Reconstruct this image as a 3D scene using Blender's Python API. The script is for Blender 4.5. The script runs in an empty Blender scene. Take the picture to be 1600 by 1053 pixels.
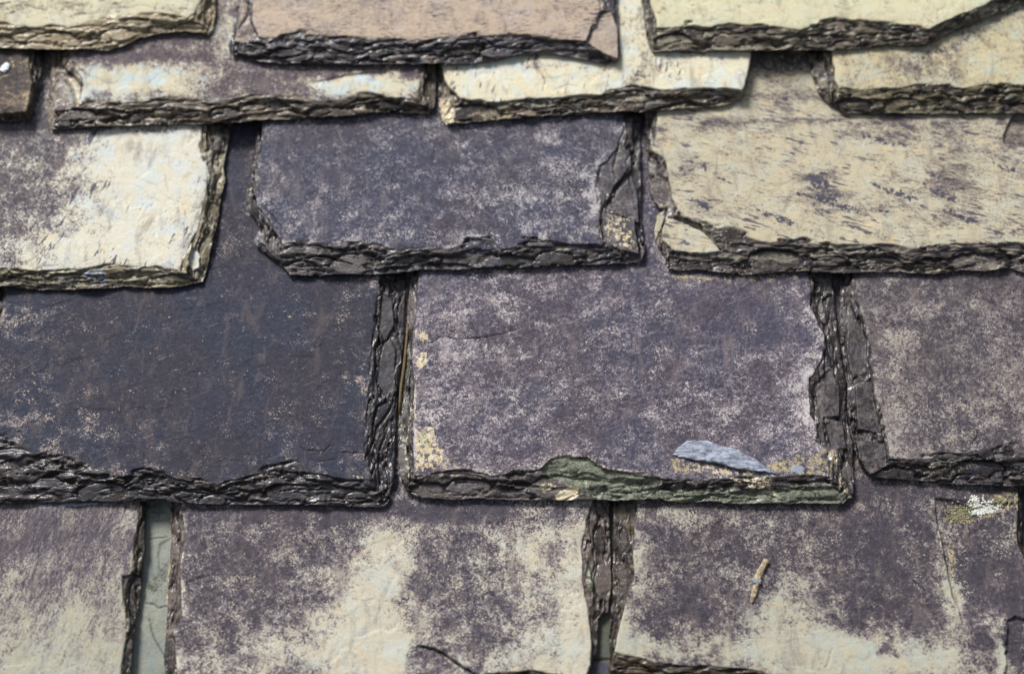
import bpy, math, random
import numpy as np

# ------------------------------------------------------------------ camera, sky, sun, exposure
sc = bpy.context.scene
C = sc.collection
PITCH = math.radians(50)            # roof pitch
TILT = math.radians(22)             # camera looks up-slope, this far off the roof normal
DIST = 1150.0                       # mm from the roof
FOC = 51.75
KPX = (36.0 / FOC) / 1600.0
TH, GAP = 11.0, 1.2                 # slate thickness, air between courses (mm)
STEP = TH + GAP
U = np.array([1.0, 0, 0]); V = np.array([0, 1.0, 0]); N = np.array([0, 0, 1.0])   # roof frame, mm
FWD = math.sin(TILT) * V - math.cos(TILT) * N
UPV = math.cos(TILT) * V + math.sin(TILT) * N
TGT = np.array([0, 0, STEP + TH])
CAM = TGT - DIST * FWD
cp, sp = math.cos(PITCH), math.sin(PITCH)
def world(p):
    """roof frame mm -> world metres (roof slopes up away from the viewer)"""
    p = np.asarray(p, dtype=np.float64)
    x = p[..., 0]; y = p[..., 1] * cp - p[..., 2] * sp; z = p[..., 1] * sp + p[..., 2] * cp
    return np.stack([x, y, z], -1) * 0.001 + np.array([0, 0, 3.0])
def at(x, y, h):
    """photo position on the plane at height h over the lowest course, in the roof frame"""
    x = np.asarray(x, float); y = np.asarray(y, float)
    d = FWD + (x - 800)[..., None] * KPX * U + (526.5 - y)[..., None] * KPX * UPV
    t = (h - CAM[2]) / d[..., 2]
    p = CAM + d * t[..., None]
    return p[..., 0], p[..., 1]

cam_d = bpy.data.cameras.new('camera'); cam = bpy.data.objects.new('camera', cam_d); C.objects.link(cam)
sc.camera = cam
from mathutils import Matrix, Vector
rot = lambda v: Vector((v[0], v[1] * cp - v[2] * sp, v[1] * sp + v[2] * cp))
cx, cy, cz = rot(U), rot(UPV), rot(-FWD)
M = Matrix((cx, cy, cz)).transposed().to_4x4(); M.translation = Vector(world(CAM))
cam.matrix_world = M
cam_d.lens = FOC; cam_d.sensor_width = 36; cam_d.clip_start = 0.02; cam_d.clip_end = 500
cam_d.dof.use_dof = True
cam_d.dof.aperture_fstop = 2.0
fx, fy = at(800, 640, STEP + TH)
cam_d.dof.focus_distance = float(np.dot(np.array([fx, fy, STEP + TH]) - CAM, FWD)) * 0.001

w = bpy.data.worlds.new("World"); sc.world = w; w.use_nodes = True
nt = w.node_tree; nt.nodes.clear()
sky = nt.nodes.new('ShaderNodeTexSky'); sky.sky_type = 'NISHITA'; sky.sun_disc = False
SUN_EL, SUN_AZ = math.radians(67), math.radians(-98)   # azimuth measured from +Y (up-slope side) towards +X
sky.sun_elevation = SUN_EL; sky.sun_rotation = SUN_AZ; sky.air_density = 1.0; sky.dust_density = 3.0; sky.ozone_density = 0.8
bg = nt.nodes.new('ShaderNodeBackground'); bg.inputs[1].default_value = 0.075
wo = nt.nodes.new('ShaderNodeOutputWorld')
hs = nt.nodes.new('ShaderNodeHueSaturation'); hs.inputs['Saturation'].default_value = 0.62   # thin cloud greys the sky
nt.links.new(sky.outputs[0], hs.inputs['Color']); nt.links.new(hs.outputs[0], bg.inputs[0]); nt.links.new(bg.outputs[0], wo.inputs[0])
sd = bpy.data.lights.new('sun', 'SUN'); sd.energy = 3.4; sd.angle = math.radians(18); sd.color = (1.0, 0.98, 0.95)
so = bpy.data.objects.new('sun', sd); C.objects.link(so)
sdir = Vector((math.sin(SUN_AZ) * math.cos(SUN_EL), math.cos(SUN_AZ) * math.cos(SUN_EL), math.sin(SUN_EL)))
so.rotation_euler = sdir.to_track_quat('Z', 'Y').to_euler(); so.location = (0, 0, 8)
sc.view_settings.view_transform = 'Standard'; sc.view_settings.look = 'None'
sc.view_settings.gamma = 1.0; sc.view_settings.exposure = 0.54
sc.cycles.max_bounces = 4; sc.cycles.diffuse_bounces = 2; sc.cycles.glossy_bounces = 2

# ------------------------------------------------------------------ helpers
def tag(o, label=None, cat=None, group=None, kind=None):
    if label: o['label'] = label
    if cat: o['category'] = cat
    if group: o['group'] = group
    if kind: o['kind'] = kind
    return o

_rs = np.random.RandomState(7)
_P = _rs.permutation(512).astype(np.int64); _P = np.concatenate([_P, _P])
_G = _rs.uniform(0, 2 * np.pi, 512); _GX, _GY = np.cos(_G), np.sin(_G)
def pnoise(x, y, seed=0):
    x = x + seed * 17.31; y = y - seed * 9.77
    xi = np.floor(x).astype(np.int64); yi = np.floor(y).astype(np.int64)
    xf = x - xi; yf = y - yi
    xa, xb = xi & 511, (xi + 1) & 511; ya, yb = yi & 511, (yi + 1) & 511
    s = int(seed) & 511
    def g(a, b, dx, dy):
        k = _P[_P[a] + b]; k = (k + s) & 511
        return _GX[k] * dx + _GY[k] * dy
    u = xf * xf * xf * (xf * (xf * 6 - 15) + 10); v = yf * yf * yf * (yf * (yf * 6 - 15) + 10)
    a = g(xa, ya, xf, yf); b = g(xb, ya, xf - 1, yf); c = g(xa, yb, xf, yf - 1); d = g(xb, yb, xf - 1, yf - 1)
    return (a + (b - a) * u + (c + (d - c) * u - a - (b - a) * u) * v) * 1.5
def fbm(x, y, seed=0, o=3, rough=0.5):
    r = 0; a = 1.0; f = 1.0; n = 0
    for i in range(o):
        r = r + a * pnoise(x * f, y * f, seed + i * 3); n += a; a *= rough; f *= 2.03
    return r / n
def sstep(a, b, x):
    t = np.clip((x - a) / (b - a), 0, 1); return t * t * (3 - 2 * t)

def polydist(x, y, pts, closed):
    """distance to a polyline, signed side (for the nearest segment), inside test, parameter along"""
    n = len(pts); segs = [(pts[i], pts[(i + 1) % n]) for i in range(n if closed else n - 1)]
    best = np.full(x.shape, 1e9); side = np.zeros(x.shape); par = np.zeros(x.shape); inside = np.zeros(x.shape, bool)
    L = [math.hypot(b[0] - a[0], b[1] - a[1]) for a, b in segs]; tot = sum(L) or 1; acc = 0
    for (a, b), l in zip(segs, L):
        dx, dy = b[0] - a[0], b[1] - a[1]; l2 = dx * dx + dy * dy + 1e-12
        t = np.clip(((x - a[0]) * dx + (y - a[1]) * dy) / l2, 0, 1)
        d = np.hypot(x - a[0] - t * dx, y - a[1] - t * dy)
        m = d < best
        best = np.where(m, d, best)
        side = np.where(m, np.sign((x - a[0]) * dy - (y - a[1]) * dx), side)
        par = np.where(m, (acc + t * l) / tot, par); acc += l
        if closed:
            c = ((a[1] > y) != (b[1] > y)) & (x < (b[0] - a[0]) * (y - a[1]) / (b[1] - a[1] + 1e-12) + a[0])
            inside ^= c
    return best, side, par, inside

def mesh_obj(name, co, faces, mat, parent=None, attrs=None, smooth=True):
    me = bpy.data.meshes.new(name)
    me.from_pydata([tuple(c) for c in world(co)], [], faces)
    for k, v in (attrs or {}).items():
        at_ = me.attributes.new(k, 'FLOAT' if v.ndim == 1 else 'FLOAT_VECTOR', 'POINT')
        at_.data.foreach_set('value' if v.ndim == 1 else 'vector', v.astype(np.float32).ravel())
    me.materials.append(mat)
    me.update()
    if smooth: me.polygons.foreach_set('use_smooth', [True] * len(me.polygons))
    o = bpy.data.objects.new(name, me); C.objects.link(o)
    if parent: o.parent = parent
    return o

# ------------------------------------------------------------------ materials
def lin(r, g, b):
    f = lambda c: ((c / 255 + 0.055) / 1.055) ** 2.4 if c / 255 > 0.04045 else c / 255 / 12.92
    return (f(r), f(g), f(b), 1)
class NG:
    def __init__(s, name):
        s.m = bpy.data.materials.new(name); s.m.use_nodes = True; s.t = s.m.node_tree; s.t.nodes.clear()
    def n(s, ty, **k):
        x = s.t.nodes.new(ty)
        for a, b in k.items(): setattr(x, a, b)
        return x
    def put(s, sock, v):
        if isinstance(v, bpy.types.NodeSocket): s.t.links.new(v, sock)
        else: sock.default_value = v
    def attr(s, name, vec=False):
        a = s.n('ShaderNodeAttribute', attribute_name=name); return a.outputs['Vector' if vec else 'Fac']
    def math(s, op, a, b=0.0, c=0.0, clamp=False):
        x = s.n('ShaderNodeMath', operation=op, use_clamp=clamp)
        s.put(x.inputs[0], a); s.put(x.inputs[1], b); s.put(x.inputs[2], c); return x.outputs[0]
    def mix(s, f, a, b, blend='MIX'):
        x = s.n('ShaderNodeMix', data_type='RGBA', blend_type=blend, clamp_factor=True)
        s.put(x.inputs[0], f); s.put(x.inputs[6], a); s.put(x.inputs[7], b); return x.outputs[2]
    def noise(s, vec, scale, detail=4, rough=0.55, dist=0.0, col=False):
        x = s.n('ShaderNodeTexNoise'); s.put(x.inputs['Vector'], vec)
        x.inputs['Scale'].default_value = scale; x.inputs['Detail'].default_value = detail
        x.inputs['Roughness'].default_value = rough; x.inputs['Distortion'].default_value = dist
        return x.outputs[0]
    def xf(s, vec, loc=(0, 0, 0), ang=0.0, sc_=(1, 1, 1)):
        if ang:
            y = s.n('ShaderNodeMapping'); s.put(y.inputs[0], vec); y.inputs[2].default_value = (0, 0, -ang); vec = y.outputs[0]
        x = s.n('ShaderNodeMapping'); s.put(x.inputs[0], vec)
        x.inputs[1].default_value = loc; x.inputs[3].default_value = sc_
        return x.outputs[0]
    def ramp(s, x, a, b):
        r = s.n('ShaderNodeMapRange', interpolation_type='SMOOTHSTEP'); s.put(r.inputs[0], x)
        s.put(r.inputs[1], a); s.put(r.inputs[2], b); return r.outputs[0]
    def out(s, col, rough, height, dist, spec=0.5, coat=0.0):
        b = s.n('ShaderNodeBsdfPrincipled'); o = s.n('ShaderNodeOutputMaterial')
        s.put(b.inputs['Base Color'], col); s.put(b.inputs['Roughness'], rough); s.put(b.inputs['Specular IOR Level'], spec)
        s.put(b.inputs['Coat Weight'], coat); b.inputs['Coat Roughness'].default_value = 0.2
        bm = s.n('ShaderNodeBump'); bm.inputs['Distance'].default_value = dist; bm.inputs['Strength'].default_value = 1.0
        s.put(bm.inputs['Height'], height); s.t.links.new(bm.outputs[0], b.inputs['Normal'])
        s.t.links.new(b.outputs[0], o.inputs[0]); return s.m

def slate_mat(name, seed, dark=(78, 76, 92), dark2=(70, 80, 98), mid=(140, 126, 128), pale=(204, 198, 172),
              pale2=(190, 202, 202), pale3=(214, 190, 150), ang=0.0, stretch=(1, 1), scale=1.0, soft=0.07,
              edge=(50, 50, 62), edge2=(58, 47, 40), edgehi=(128, 118, 108), edgeamt=0.35, wet=0.25, frough=0.55, dash=None, scr=24, speck=0.9, edgedk=0.46, coat=0.36, edgeshare=0.42):
    ds = lambda c, k=0.68: tuple((sum(c) / 3 + (x - sum(c) / 3) * k + d) for x, d in zip(c, (-3, -6, -8)))
    dark, dark2, edge = ds(dark), ds(dark2, 0.8), ds(edge)
    g = NG(name)
    P = g.attr('rest', True)
    loc = (seed * 37.1, seed * 11.3, seed * 3.7)
    Q = g.xf(P, loc, ang, (stretch[0], stretch[1], 1))
    Q0 = g.xf(P, loc)
    big = g.noise(Q0, 0.018, 2)
    n2 = g.noise(Q, 0.075 * scale, 3, 0.6, 0.3)
    n1 = g.noise(Q, 0.32 * scale, 4, 0.72, 0.4)
    fine = g.noise(Q0, 1.15, 3, 0.75)
    fl = g.noise(Q, 1.05 * scale, 4, 0.65, 0.5)
    m = g.math('ADD', g.math('MULTIPLY', n1, 0.65), g.math('MULTIPLY', n2, 0.35))
    pal = g.attr('pale')
    # patina: more where 'pale' is high, always broken up by the fine mottling
    x = g.math('ADD', m, g.math('MULTIPLY', g.math('SUBTRACT', pal, 0.5), 0.42))
    x = g.math('ADD', x, g.math('MULTIPLY', g.math('SUBTRACT', fl, 0.5), 0.6))
    mk_mid = g.ramp(x, 0.45 - soft, 0.48 + soft)
    mk_pal = g.math('MULTIPLY', g.math('ADD', g.math('MULTIPLY', g.ramp(x, 0.50 - soft * 0.4, 0.56 + soft), 0.55), g.math('MULTIPLY', g.ramp(x, 0.54, 0.57 + soft), 0.45)), 0.95)
    dk = g.mix(g.ramp(big, 0.38, 0.62), lin(*dark), lin(*dark2))
    grain = g.ramp(fine, 0.3, 0.72)
    dk = g.mix(g.math('MULTIPLY', grain, 0.28), dk, lin(*mid))
    dk = g.mix(g.math('MULTIPLY', g.ramp(g.math('ADD', g.math('MULTIPLY', n1, .6), g.math('MULTIPLY', fl, .4)), 0.56, 0.36), 0.6), dk, lin(34, 34, 46))
    spk = g.noise(Q0, 0.62, 3, 0.65, 0.3)
    dens = g.math('ADD', g.math('MULTIPLY', g.math('SUBTRACT', n2, 0.5), 0.42), g.math('MULTIPLY', g.math('SUBTRACT', pal, 0.3), 0.34))
    dens = g.math('ADD', dens, g.math('MULTIPLY', g.math('SUBTRACT', g.noise(g.xf(P, (2, seed + 3, 5)), 0.028, 3, 0.65, 0.5), 0.5), 0.35))
    spk = g.math('ADD', spk, dens)
    pl = g.mix(g.ramp(g.noise(Q0, 0.05, 4, 0.6), 0.45, 0.62), lin(*pale), lin(*pale2))
    pl = g.mix(g.math('MULTIPLY', g.ramp(g.noise(g.xf(P, (seed * 5.1, 3, 1)), 0.09, 4, 0.65), 0.52, 0.68), 0.45), pl, lin(*pale3))
    pl = g.mix(g.math('MULTIPLY', g.ramp(fine, 0.55, 0.3), 0.28), pl, lin(*mid))
    col = g.mix(g.math('MULTIPLY', mk_mid, 0.75), dk, lin(*mid))
    col = g.mix(g.math('MULTIPLY', g.ramp(spk, 0.615, 0.68), speck), col, g.mix(0.15, lin(*pale), lin(*mid)))
    col = g.mix(mk_pal, col, pl)
    col = g.mix(g.math('MULTIPLY', g.ramp(spk, 0.37, 0.31), 0.55), col, lin(*dark))
    scn = g.noise(g.xf(P, (seed * 2.3, 8, 0), math.radians(scr), (0.035, 1.7, 0.1)), 1.0, 2, 0.5, 0.1)
    col = g.mix(g.math('MULTIPLY', g.ramp(scn, 0.70, 0.76), 0.4), col, lin(*pale))
    stn = g.noise(g.xf(P, (seed * 4.3, 2, 0), 0, (0.10, 0.035, 0.1)), 1.0, 4, 0.7, 0.6)
    col = g.mix(g.math('MULTIPLY', g.ramp(stn, 0.50, 0.70), 0.5), col, g.mix(0.5, lin(*mid), lin(96, 84, 72)))
    if dash:
        da, dthr, dsc = dash
        dnz = g.noise(g.xf(P, (seed * 3.3, 5, 0), math.radians(da), (0.055 * dsc, 0.30 * dsc, 0.2)), 1.0, 4, 0.62, 0.35)
        dnz = g.math('ADD', dnz, g.math('MULTIPLY', g.math('SUBTRACT', g.noise(g.xf(P, (9, 4 + seed, 2)), 0.035, 3, 0.6), 0.5), 0.62))
        col = g.mix(g.math('MULTIPLY', g.ramp(dnz, dthr, dthr + 0.05), 0.88), col, g.mix(grain, lin(*dark), lin(60, 60, 82)))
    # coloured patches of the stone; 'dark' also carries a painted shadow strip
    nn = g.noise(g.xf(P, (1 + seed, 7, 2)), 0.3, 4, 0.72)
    def patch(at_, c, hi, col):
        f = g.ramp(g.math('ADD', g.attr(at_), g.math('MULTIPLY', g.math('SUBTRACT', nn, 0.5), 2.2)), 0.38, 0.60)
        cc = g.mix(g.ramp(g.math('ADD', g.math('MULTIPLY', fine, .5), g.math('MULTIPLY', n1, .5)), 0.4, 0.6), c, hi)
        return g.mix(f, col, cc)
    # broken edge: layers of differing tone
    E = g.attr('edge'); lay = g.attr('lay'); hh = g.attr('hgt')
    en = g.noise(g.xf(P, (seed, 2, 9), 0, (0.6, 0.9, 2.0)), 0.4, 3, 0.65, 0.4)
    ec = g.mix(g.ramp(g.noise(Q0, 0.06, 4, 0.65), 0.42, 0.6), lin(*edge), lin(*edge2))
    lam = g.noise(g.xf(P, (seed, 4, 1), 0, (0.07, 0.07, 1.9)), 1.0, 3, 0.7, 0.2)
    ec = g.mix(g.ramp(g.noise(Q0, 0.13, 3, 0.65, 0.8), 0.44, 0.60), ec, g.mix(0.85, ec, lin(66, 44, 28)))
    ec = g.mix(g.math('MULTIPLY', g.ramp(lam, 0.54, 0.38), 0.8), ec, lin(26, 23, 25))
    ec = g.mix(g.math('MULTIPLY', g.ramp(lam, 0.56, 0.66), 0.45), ec, lin(*edgehi))
    hi = g.math('ADD', g.math('MULTIPLY', lay, 0.6), g.math('ADD', g.math('MULTIPLY', en, 0.4), g.math('MULTIPLY', n1, 0.5)))
    ec = g.mix(g.math('MULTIPLY', g.ramp(hi, 1.0 - edgeamt, 1.2 - edgeamt), 0.85), ec, lin(*edgehi))
    ec = g.mix(g.math('MULTIPLY', g.ramp(g.noise(Q0, 0.7, 3, 0.75), 0.58, 0.70), 0.5), ec, lin(*edgehi))
    ec = g.mix(g.math('MULTIPLY', g.attr('grv'), 0.85), ec, lin(24, 18, 15))
    ec = g.mix(g.math('MULTIPLY', g.attr('worn_sheen'), 0.75), ec, g.mix(0.45, lin(*edgehi), lin(*pale)))
    ec = g.mix(edgedk, ec, (0.004, 0.004, 0.006, 1))
    share = g.math('MULTIPLY', g.ramp(g.noise(g.xf(P, (seed, 1, 6), 0, (0.06, 0.13, 0.2)), 1.0, 3, 0.65, 0.5), 0.5, 0.62), edgeshare)
    grvv = g.math('SUBTRACT', 1.0, g.attr('grv'))
    col = g.mix(g.math('MULTIPLY', E, g.math('SUBTRACT', 1.0, g.math('MULTIPLY', share, grvv))), col, ec)
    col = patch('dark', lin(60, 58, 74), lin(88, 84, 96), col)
    col = patch('ochre', lin(108, 98, 74), lin(188, 174, 140), col)
    col = patch('green', lin(64, 68, 54), lin(138, 142, 122), col)
    col = patch('blue', lin(132, 142, 158), lin(150, 158, 172), col)
    col = patch('cream', lin(184, 162, 118), lin(214, 206, 184), col)
    grv = g.attr('grv')
    col = g.mix(g.math('MULTIPLY', g.math('MULTIPLY', grv, g.math('SUBTRACT', 1.0, E)), 0.75), col, lin(30, 24, 22))
    h = g.math('ADD', g.math('MULTIPLY', n1, 1.1), g.math('MULTIPLY', fine, 0.5))
    h = g.math('ADD', h, g.math('MULTIPLY', g.math('MULTIPLY', en, E), 0.5))
    h = g.math('ADD', h, g.math('MULTIPLY', g.math('MULTIPLY', lam, E), 0.7))
    r = g.math('SUBTRACT', frough + 0.08, g.math('MULTIPLY', E, wet))
    r = g.math('ADD', r, g.math('MULTIPLY', g.math('SUBTRACT', nn, 0.5), 0.35))
    return g.out(col, r, h, 0.0006, g.math('ADD', 0.12, g.math('MULTIPLY', E, 0.2)), g.math('MULTIPLY', E, coat))

# ------------------------------------------------------------------ slate builder
RES = 1.0
FC, FE = 0.8 * RES, 0.5 * RES       # grid spacing on the face and near the edges (mm)
def axis(total, fine0, fine1, lo=0.0, hi=None):
    """positions 0..total: fine within fine0 of the start / fine1 of the end, coarse beyond [lo, hi] (off the picture)"""
    hi = total if hi is None else hi
    p = [0.0]
    while p[-1] < total:
        x = p[-1]
        if x < lo - 3 or x > hi + 3: s = 5.0
        elif x < fine0 or x > total - fine1: s = FE
        else: s = FC
        p.append(x + s)
    p = np.array(p); return p * (total / p[-1])

def make_slate(name, level, L, R, B, Li, Ri, Bi, label, mat, pale=0.3, blobs=(), feats=(), seed=1, length=360.0,
               layers=6, wall=0.3, amp=0.16, und=0.5, tilt=0.0, vis_top=-40, group='slates laid in overlapping courses'):
    base = level * STEP; top = base + TH
    def line(pts, h):
        a = np.array(pts, float); u, v = at(a[:, 0], a[:, 1], h); return u, v
    hb = base + TH * wall
    def fx(pts, h):   # u as function of v
        u, v = line(pts, h); o = np.argsort(v); return lambda q: np.interp(q, v[o], u[o])
    def fy_(pts, h):
        u, v = line(pts, h); o = np.argsort(u); return lambda q: np.interp(q, u[o], v[o])
    fL, fR, fLi, fRi = fx(L, hb), fx(R, hb), fx(Li, top), fx(Ri, top)
    fB, fBi = fy_(B, hb), fy_(Bi, top)
    ub, vb = line(B, hb)
    vt = vb.min() + length
    um = float(np.mean(ub)); vm = float(np.mean(vb))
    _, v_top_vis = at(800, vis_top, top); _, v_bot_vis = at(800, 1075, top)
    u_lo, _ = at(-25, 800, top); u_hi, _ = at(1625, 800, top)
    u_lo2, _ = at(-25, vis_top, top); u_hi2, _ = at(1625, vis_top, top)
    vis = min(float(v_top_vis), vt)
    # rows bottom to top
    rows = axis(vt - vm, 26.0, 0.0, float(v_bot_vis) - vm, vis - vm)
    s = rows / rows[-1]
    vmid = 0.5 * (vm + vis)
    l0, r0 = float(fL(vmid)), float(fR(vmid))
    lo = max(0.0, min(float(u_lo), float(u_lo2)) - l0); hi = min(r0 - l0, max(float(u_hi), float(u_hi2)) - l0)
    cols = axis(r0 - l0, 28.0, 34.0, lo, hi); a = cols / cols[-1]
    A, S = np.meshgrid(a, s)
    v0 = vm + S * (vt - vm)
    u0 = fL(v0) + A * (fR(v0) - fL(v0))
    for _ in range(2):
        vv = fB(u0) + S * (vt - fB(u0))
        uu = fL(vv) + A * (fR(vv) - fL(vv)); u0 = uu
    u, v = uu, vv
    # small raggedness of the outline itself, fading inwards
    el = np.minimum(np.minimum(u - fL(v), fR(v) - u), v - fB(u))
    fall = np.exp(-np.maximum(el, 0) / 5.0)
    ou = 0.9 * fbm(v / 5.0, u / 9.0, seed + 40, 3) * fall; ov = 1.0 * fbm(u / 6.0, v / 9.0, seed + 50, 3) * fall
    # bevel coordinate: 0 at the outline, 1 at the rim of the face
    wl = np.maximum(fLi(v) - fL(v), 2.0); wr = np.maximum(fR(v) - fRi(v), 2.0); wb = np.maximum(fBi(u) - fB(u), 3.0)
    rl = (u - fL(v)) / wl; rr = (fR(v) - u) / wr; rb = (v - fB(u)) / wb
    rl, rr, rb = [np.clip(q, 0, 6) for q in (rl, rr, rb)]
    r = np.minimum(np.minimum(rl, rr), rb)
    bot = sstep(-0.25, 0.25, np.minimum(rl, rr) - rb)      # 1 where the tail edge is nearest
    near = r < 1.9
    def edgenoise(k, lu, lv, o, ro=.5):
        n = np.zeros_like(u); uu_, vv_ = u[near], v[near]; b = bot[near]
        n[near] = b * fbm(uu_ / lu, vv_ / lv, seed * 7 + k, o, ro) + (1 - b) * fbm(uu_ / lv, vv_ / lu, seed * 7 + k + 31, o, ro)
        return n
    common = edgenoise(0, 42, 18, 3)
    rough_ = 0.25 + 1.3 * sstep(-0.1, 0.35, fbm(u / 30, v / 25, seed + 33, 2))
    rs = np.random.RandomState(seed * 13 + 5)
    thr = np.linspace(0.06, 0.985, layers) + np.append(rs.uniform(-0.06, 0.06, layers - 1), 0)
    dts = rs.uniform(0.5, 1.6, layers); dts = dts / dts.sum() * TH * (1 - wall)
    tone = rs.uniform(0, 1, layers + 1)
    sc_n = edgenoise(300, 44, 13, 2); sc_m = edgenoise(310, 17, 7, 2)
    rampn = np.clip(r + 0.7 * (np.abs(sc_n) * 2.2 - 0.45) + 0.2 * (np.abs(sc_m) * 2 - 0.4) * np.clip(r * 3, 0, 1), 0, 1.0) ** 0.9
    h = np.full(u.shape, TH * wall); lay = np.full(u.shape, tone[0]); grv = np.zeros_like(u); worn_sheen = np.zeros_like(u)
    pm = 99.0
    for i in range(layers):
        last = i == layers - 1
        am = amp * (0.35 if last else 1.0)
        p = r + am * (1.7 * common + 2.2 * edgenoise(i + 1, 36, 10, 2, .42) + rough_ * edgenoise(i + 61, 9, 4, 3)) * (1.0 if last else 1.2) - thr[i]
        p = np.minimum(p, pm) if i else p
        pm = p + 0.015
        pmm = p * np.where(bot > 0.5, wb, np.where(rl < rr, wl, wr))     # about mm
        ex = sstep(-0.28, 0.3, pmm)
        h = h + 0.58 * dts[i] * ex
        if last: rampn = np.where(ex > 0, np.maximum(rampn * (1 - ex) + ex, rampn * 0), rampn); h = h + 0.42 * TH * (1 - wall) * rampn
        gn = fbm(u / 11, v / 11, seed + i * 5 + 3, 3)
        gw = 0.45 + 1.0 * sstep(-0.3, 0.5, gn)
        foot = np.exp(-((pmm + gw) / gw) ** 2) * sstep(-0.22, 0.3, gn)
        h = h - foot * (0.55 + 0.5 * dts[i]) * (0.55 if last else 1.0)
        grv = np.maximum(grv, foot * (0.45 if last else 0.75) * (pmm < 0.2))
        worn_sheen = np.maximum(worn_sheen, np.exp(-((pmm - 0.55) / 0.45) ** 2) * sstep(-0.05, 0.35, fbm(u / 7, v / 7, seed + i * 11 + 400, 3)))  # pale ridge rims: edge wear, with wet-sheen highlights painted into the colour
        lay = lay * (1 - ex) + (tone[i + 1] * .6 + .2 + 1.1 * fbm(u / 16, v / 10, seed * 3 + i * 7 + 200, 2)) * ex
        if last: edge = 1 - ex
        # flakes slope a little towards the outside
        h = h + ex * (1 - sstep(0, 5, pmm)) * 0.12 * dts[i] * fbm(u / 7, v / 7, seed + i + 90, 2)
    h = h + edge * (0.6 * fbm(u / 11, v / 7, seed + 70, 2) + 0.15 * fbm(u / 1.6, v / 1.4, seed + 71, 2))
    scar_rs = np.random.RandomState(seed * 31 + 1)
    ulo, uhi = float(fL(vm + 10)), float(fR(vm + 10)); vlo, vhi = float(vm), vis
    scars = []
    uu0 = ulo + 6
    while uu0 < uhi - 6:
        aa = scar_rs.uniform(8, 24); scars.append(('b', uu0 + aa, aa)); uu0 += aa * scar_rs.uniform(1.5, 4.0)
    for sd_n in ('l', 'r'):
        vv0 = vlo + 14
        while vv0 < vhi:
            aa = scar_rs.uniform(8, 20); scars.append((sd_n, vv0 + aa, aa)); vv0 += aa * scar_rs.uniform(1.6, 3.6)
    for (wh, c0_, aa) in scars:
        if wh == 'b':
            b0_ = float(fB(c0_)); wd_ = float(fBi(c0_)) - b0_; cu_, cv_ = c0_, b0_ + wd_ * scar_rs.uniform(.1, .4); sa, sb = aa, min(wd_ * scar_rs.uniform(.35, .6), aa * .42)
        elif wh == 'l':
            b0_ = float(fL(c0_)); wd_ = float(fLi(c0_)) - b0_; cu_, cv_ = b0_ + wd_ * scar_rs.uniform(.1, .4), c0_; sa, sb = min(wd_ * scar_rs.uniform(.4, .65), aa * .5), aa
        else:
            b0_ = float(fR(c0_)); wd_ = b0_ - float(fRi(c0_)); cu_, cv_ = b0_ - wd_ * scar_rs.uniform(.1, .4), c0_; sa, sb = min(wd_ * scar_rs.uniform(.4, .65), aa * .5), aa
        if wd_ < 5: continue
        bx_ = (np.abs(u - cu_) < sa * 1.5) & (np.abs(v - cv_) < sb * 1.5)
        if not bx_.any(): continue
        x, y = u[bx_], v[bx_]
        xw = x + 0.16 * sa * fbm(x / 9, y / 9, seed + 401, 3); yw = y + 0.22 * sb * fbm(x / 9, y / 9, seed + 402, 3)
        q = np.sqrt(((xw - cu_) / sa) ** 2 + ((yw - cv_) / sb) ** 2); k = (1 - sstep(0.93, 1.05, q)) * np.clip(edge[bx_], 0, 1)
        rr_ = r[bx_]; tgt = TH * wall + TH * (1 - wall) * (scar_rs.uniform(.1, .3) + scar_rs.uniform(.35, .55) * np.clip(rr_, 0, 1)) + 0.35 * fbm(x / 10, y / 5, seed + 403, 3)
        hq = h[bx_]; tgt = np.minimum(hq + 0.6, tgt); h[bx_] = hq * (1 - k) + tgt * k
        inn = {'b': (y > cv_ - .2 * sb), 'l': (x > cu_ - .2 * sa), 'r': (x < cu_ + .2 * sa)}[wh]
        grv[bx_] = np.maximum(grv[bx_] * (1 - .85 * k), 0.85 * np.exp(-((q - 0.98) * min(sa, sb) / 0.7) ** 2) * inn * (edge[bx_] > .5))
        h[bx_] -= 0.7 * np.exp(-((q - 0.96) * min(sa, sb) / 0.7) ** 2) * inn * (edge[bx_] > .5)
        worn_sheen[bx_] *= (1 - .8 * k); lay[bx_] = lay[bx_] * (1 - k) + k * scar_rs.uniform(0, .9)
    # the face: gentle undulation, faint cleavage steps
    h = h + (1 - edge) * und * (0.8 * fbm(u / 60, v / 45, seed + 80, 2) + 0.35 * fbm(u / 9, v / 9, seed + 81, 3))
    cq = 3.2 * fbm(u / 75, v / 55, seed + 83, 3, .55); cf = cq - np.floor(cq)
    h = h + (1 - edge) * 0.36 * (np.floor(cq) + sstep(0.0, 0.05, cf) - 1) * (0.4 + 0.6 * sstep(-.2, .3, fbm(u / 30, v / 30, seed + 84, 2)))
    rimd = np.exp(-np.maximum(r - 1.0, 0) * np.minimum(wb, np.minimum(wl, wr)) / 2.2) * (1 - edge)
    h = h - rimd * 0.5
    ch = {k: np.zeros_like(u) for k in ('dark', 'ochre', 'green', 'blue', 'cream')}
    pal = np.full(u.shape, float(pale))
    wu = u + 13 * fbm(u / 22, v / 22, seed + 61, 3); wv = v + 10 * fbm(u / 22, v / 22, seed + 62, 3)
    pal = pal + 0.16 * fbm(u / 30, v / 24, seed + 63, 4, .6)
    for (bx, by, rx, ry, val) in blobs:
        cu, cv = at(bx, by, top)
        pal = pal + val * np.exp(-(((wu - cu) / (rx * 0.5)) ** 2 + ((wv - cv) / (ry * 0.5)) ** 2))
    pal = pal + 0.34 * rimd * sstep(-0.2, 0.3, fbm(u / 14, v / 14, seed + 99, 2))
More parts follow.
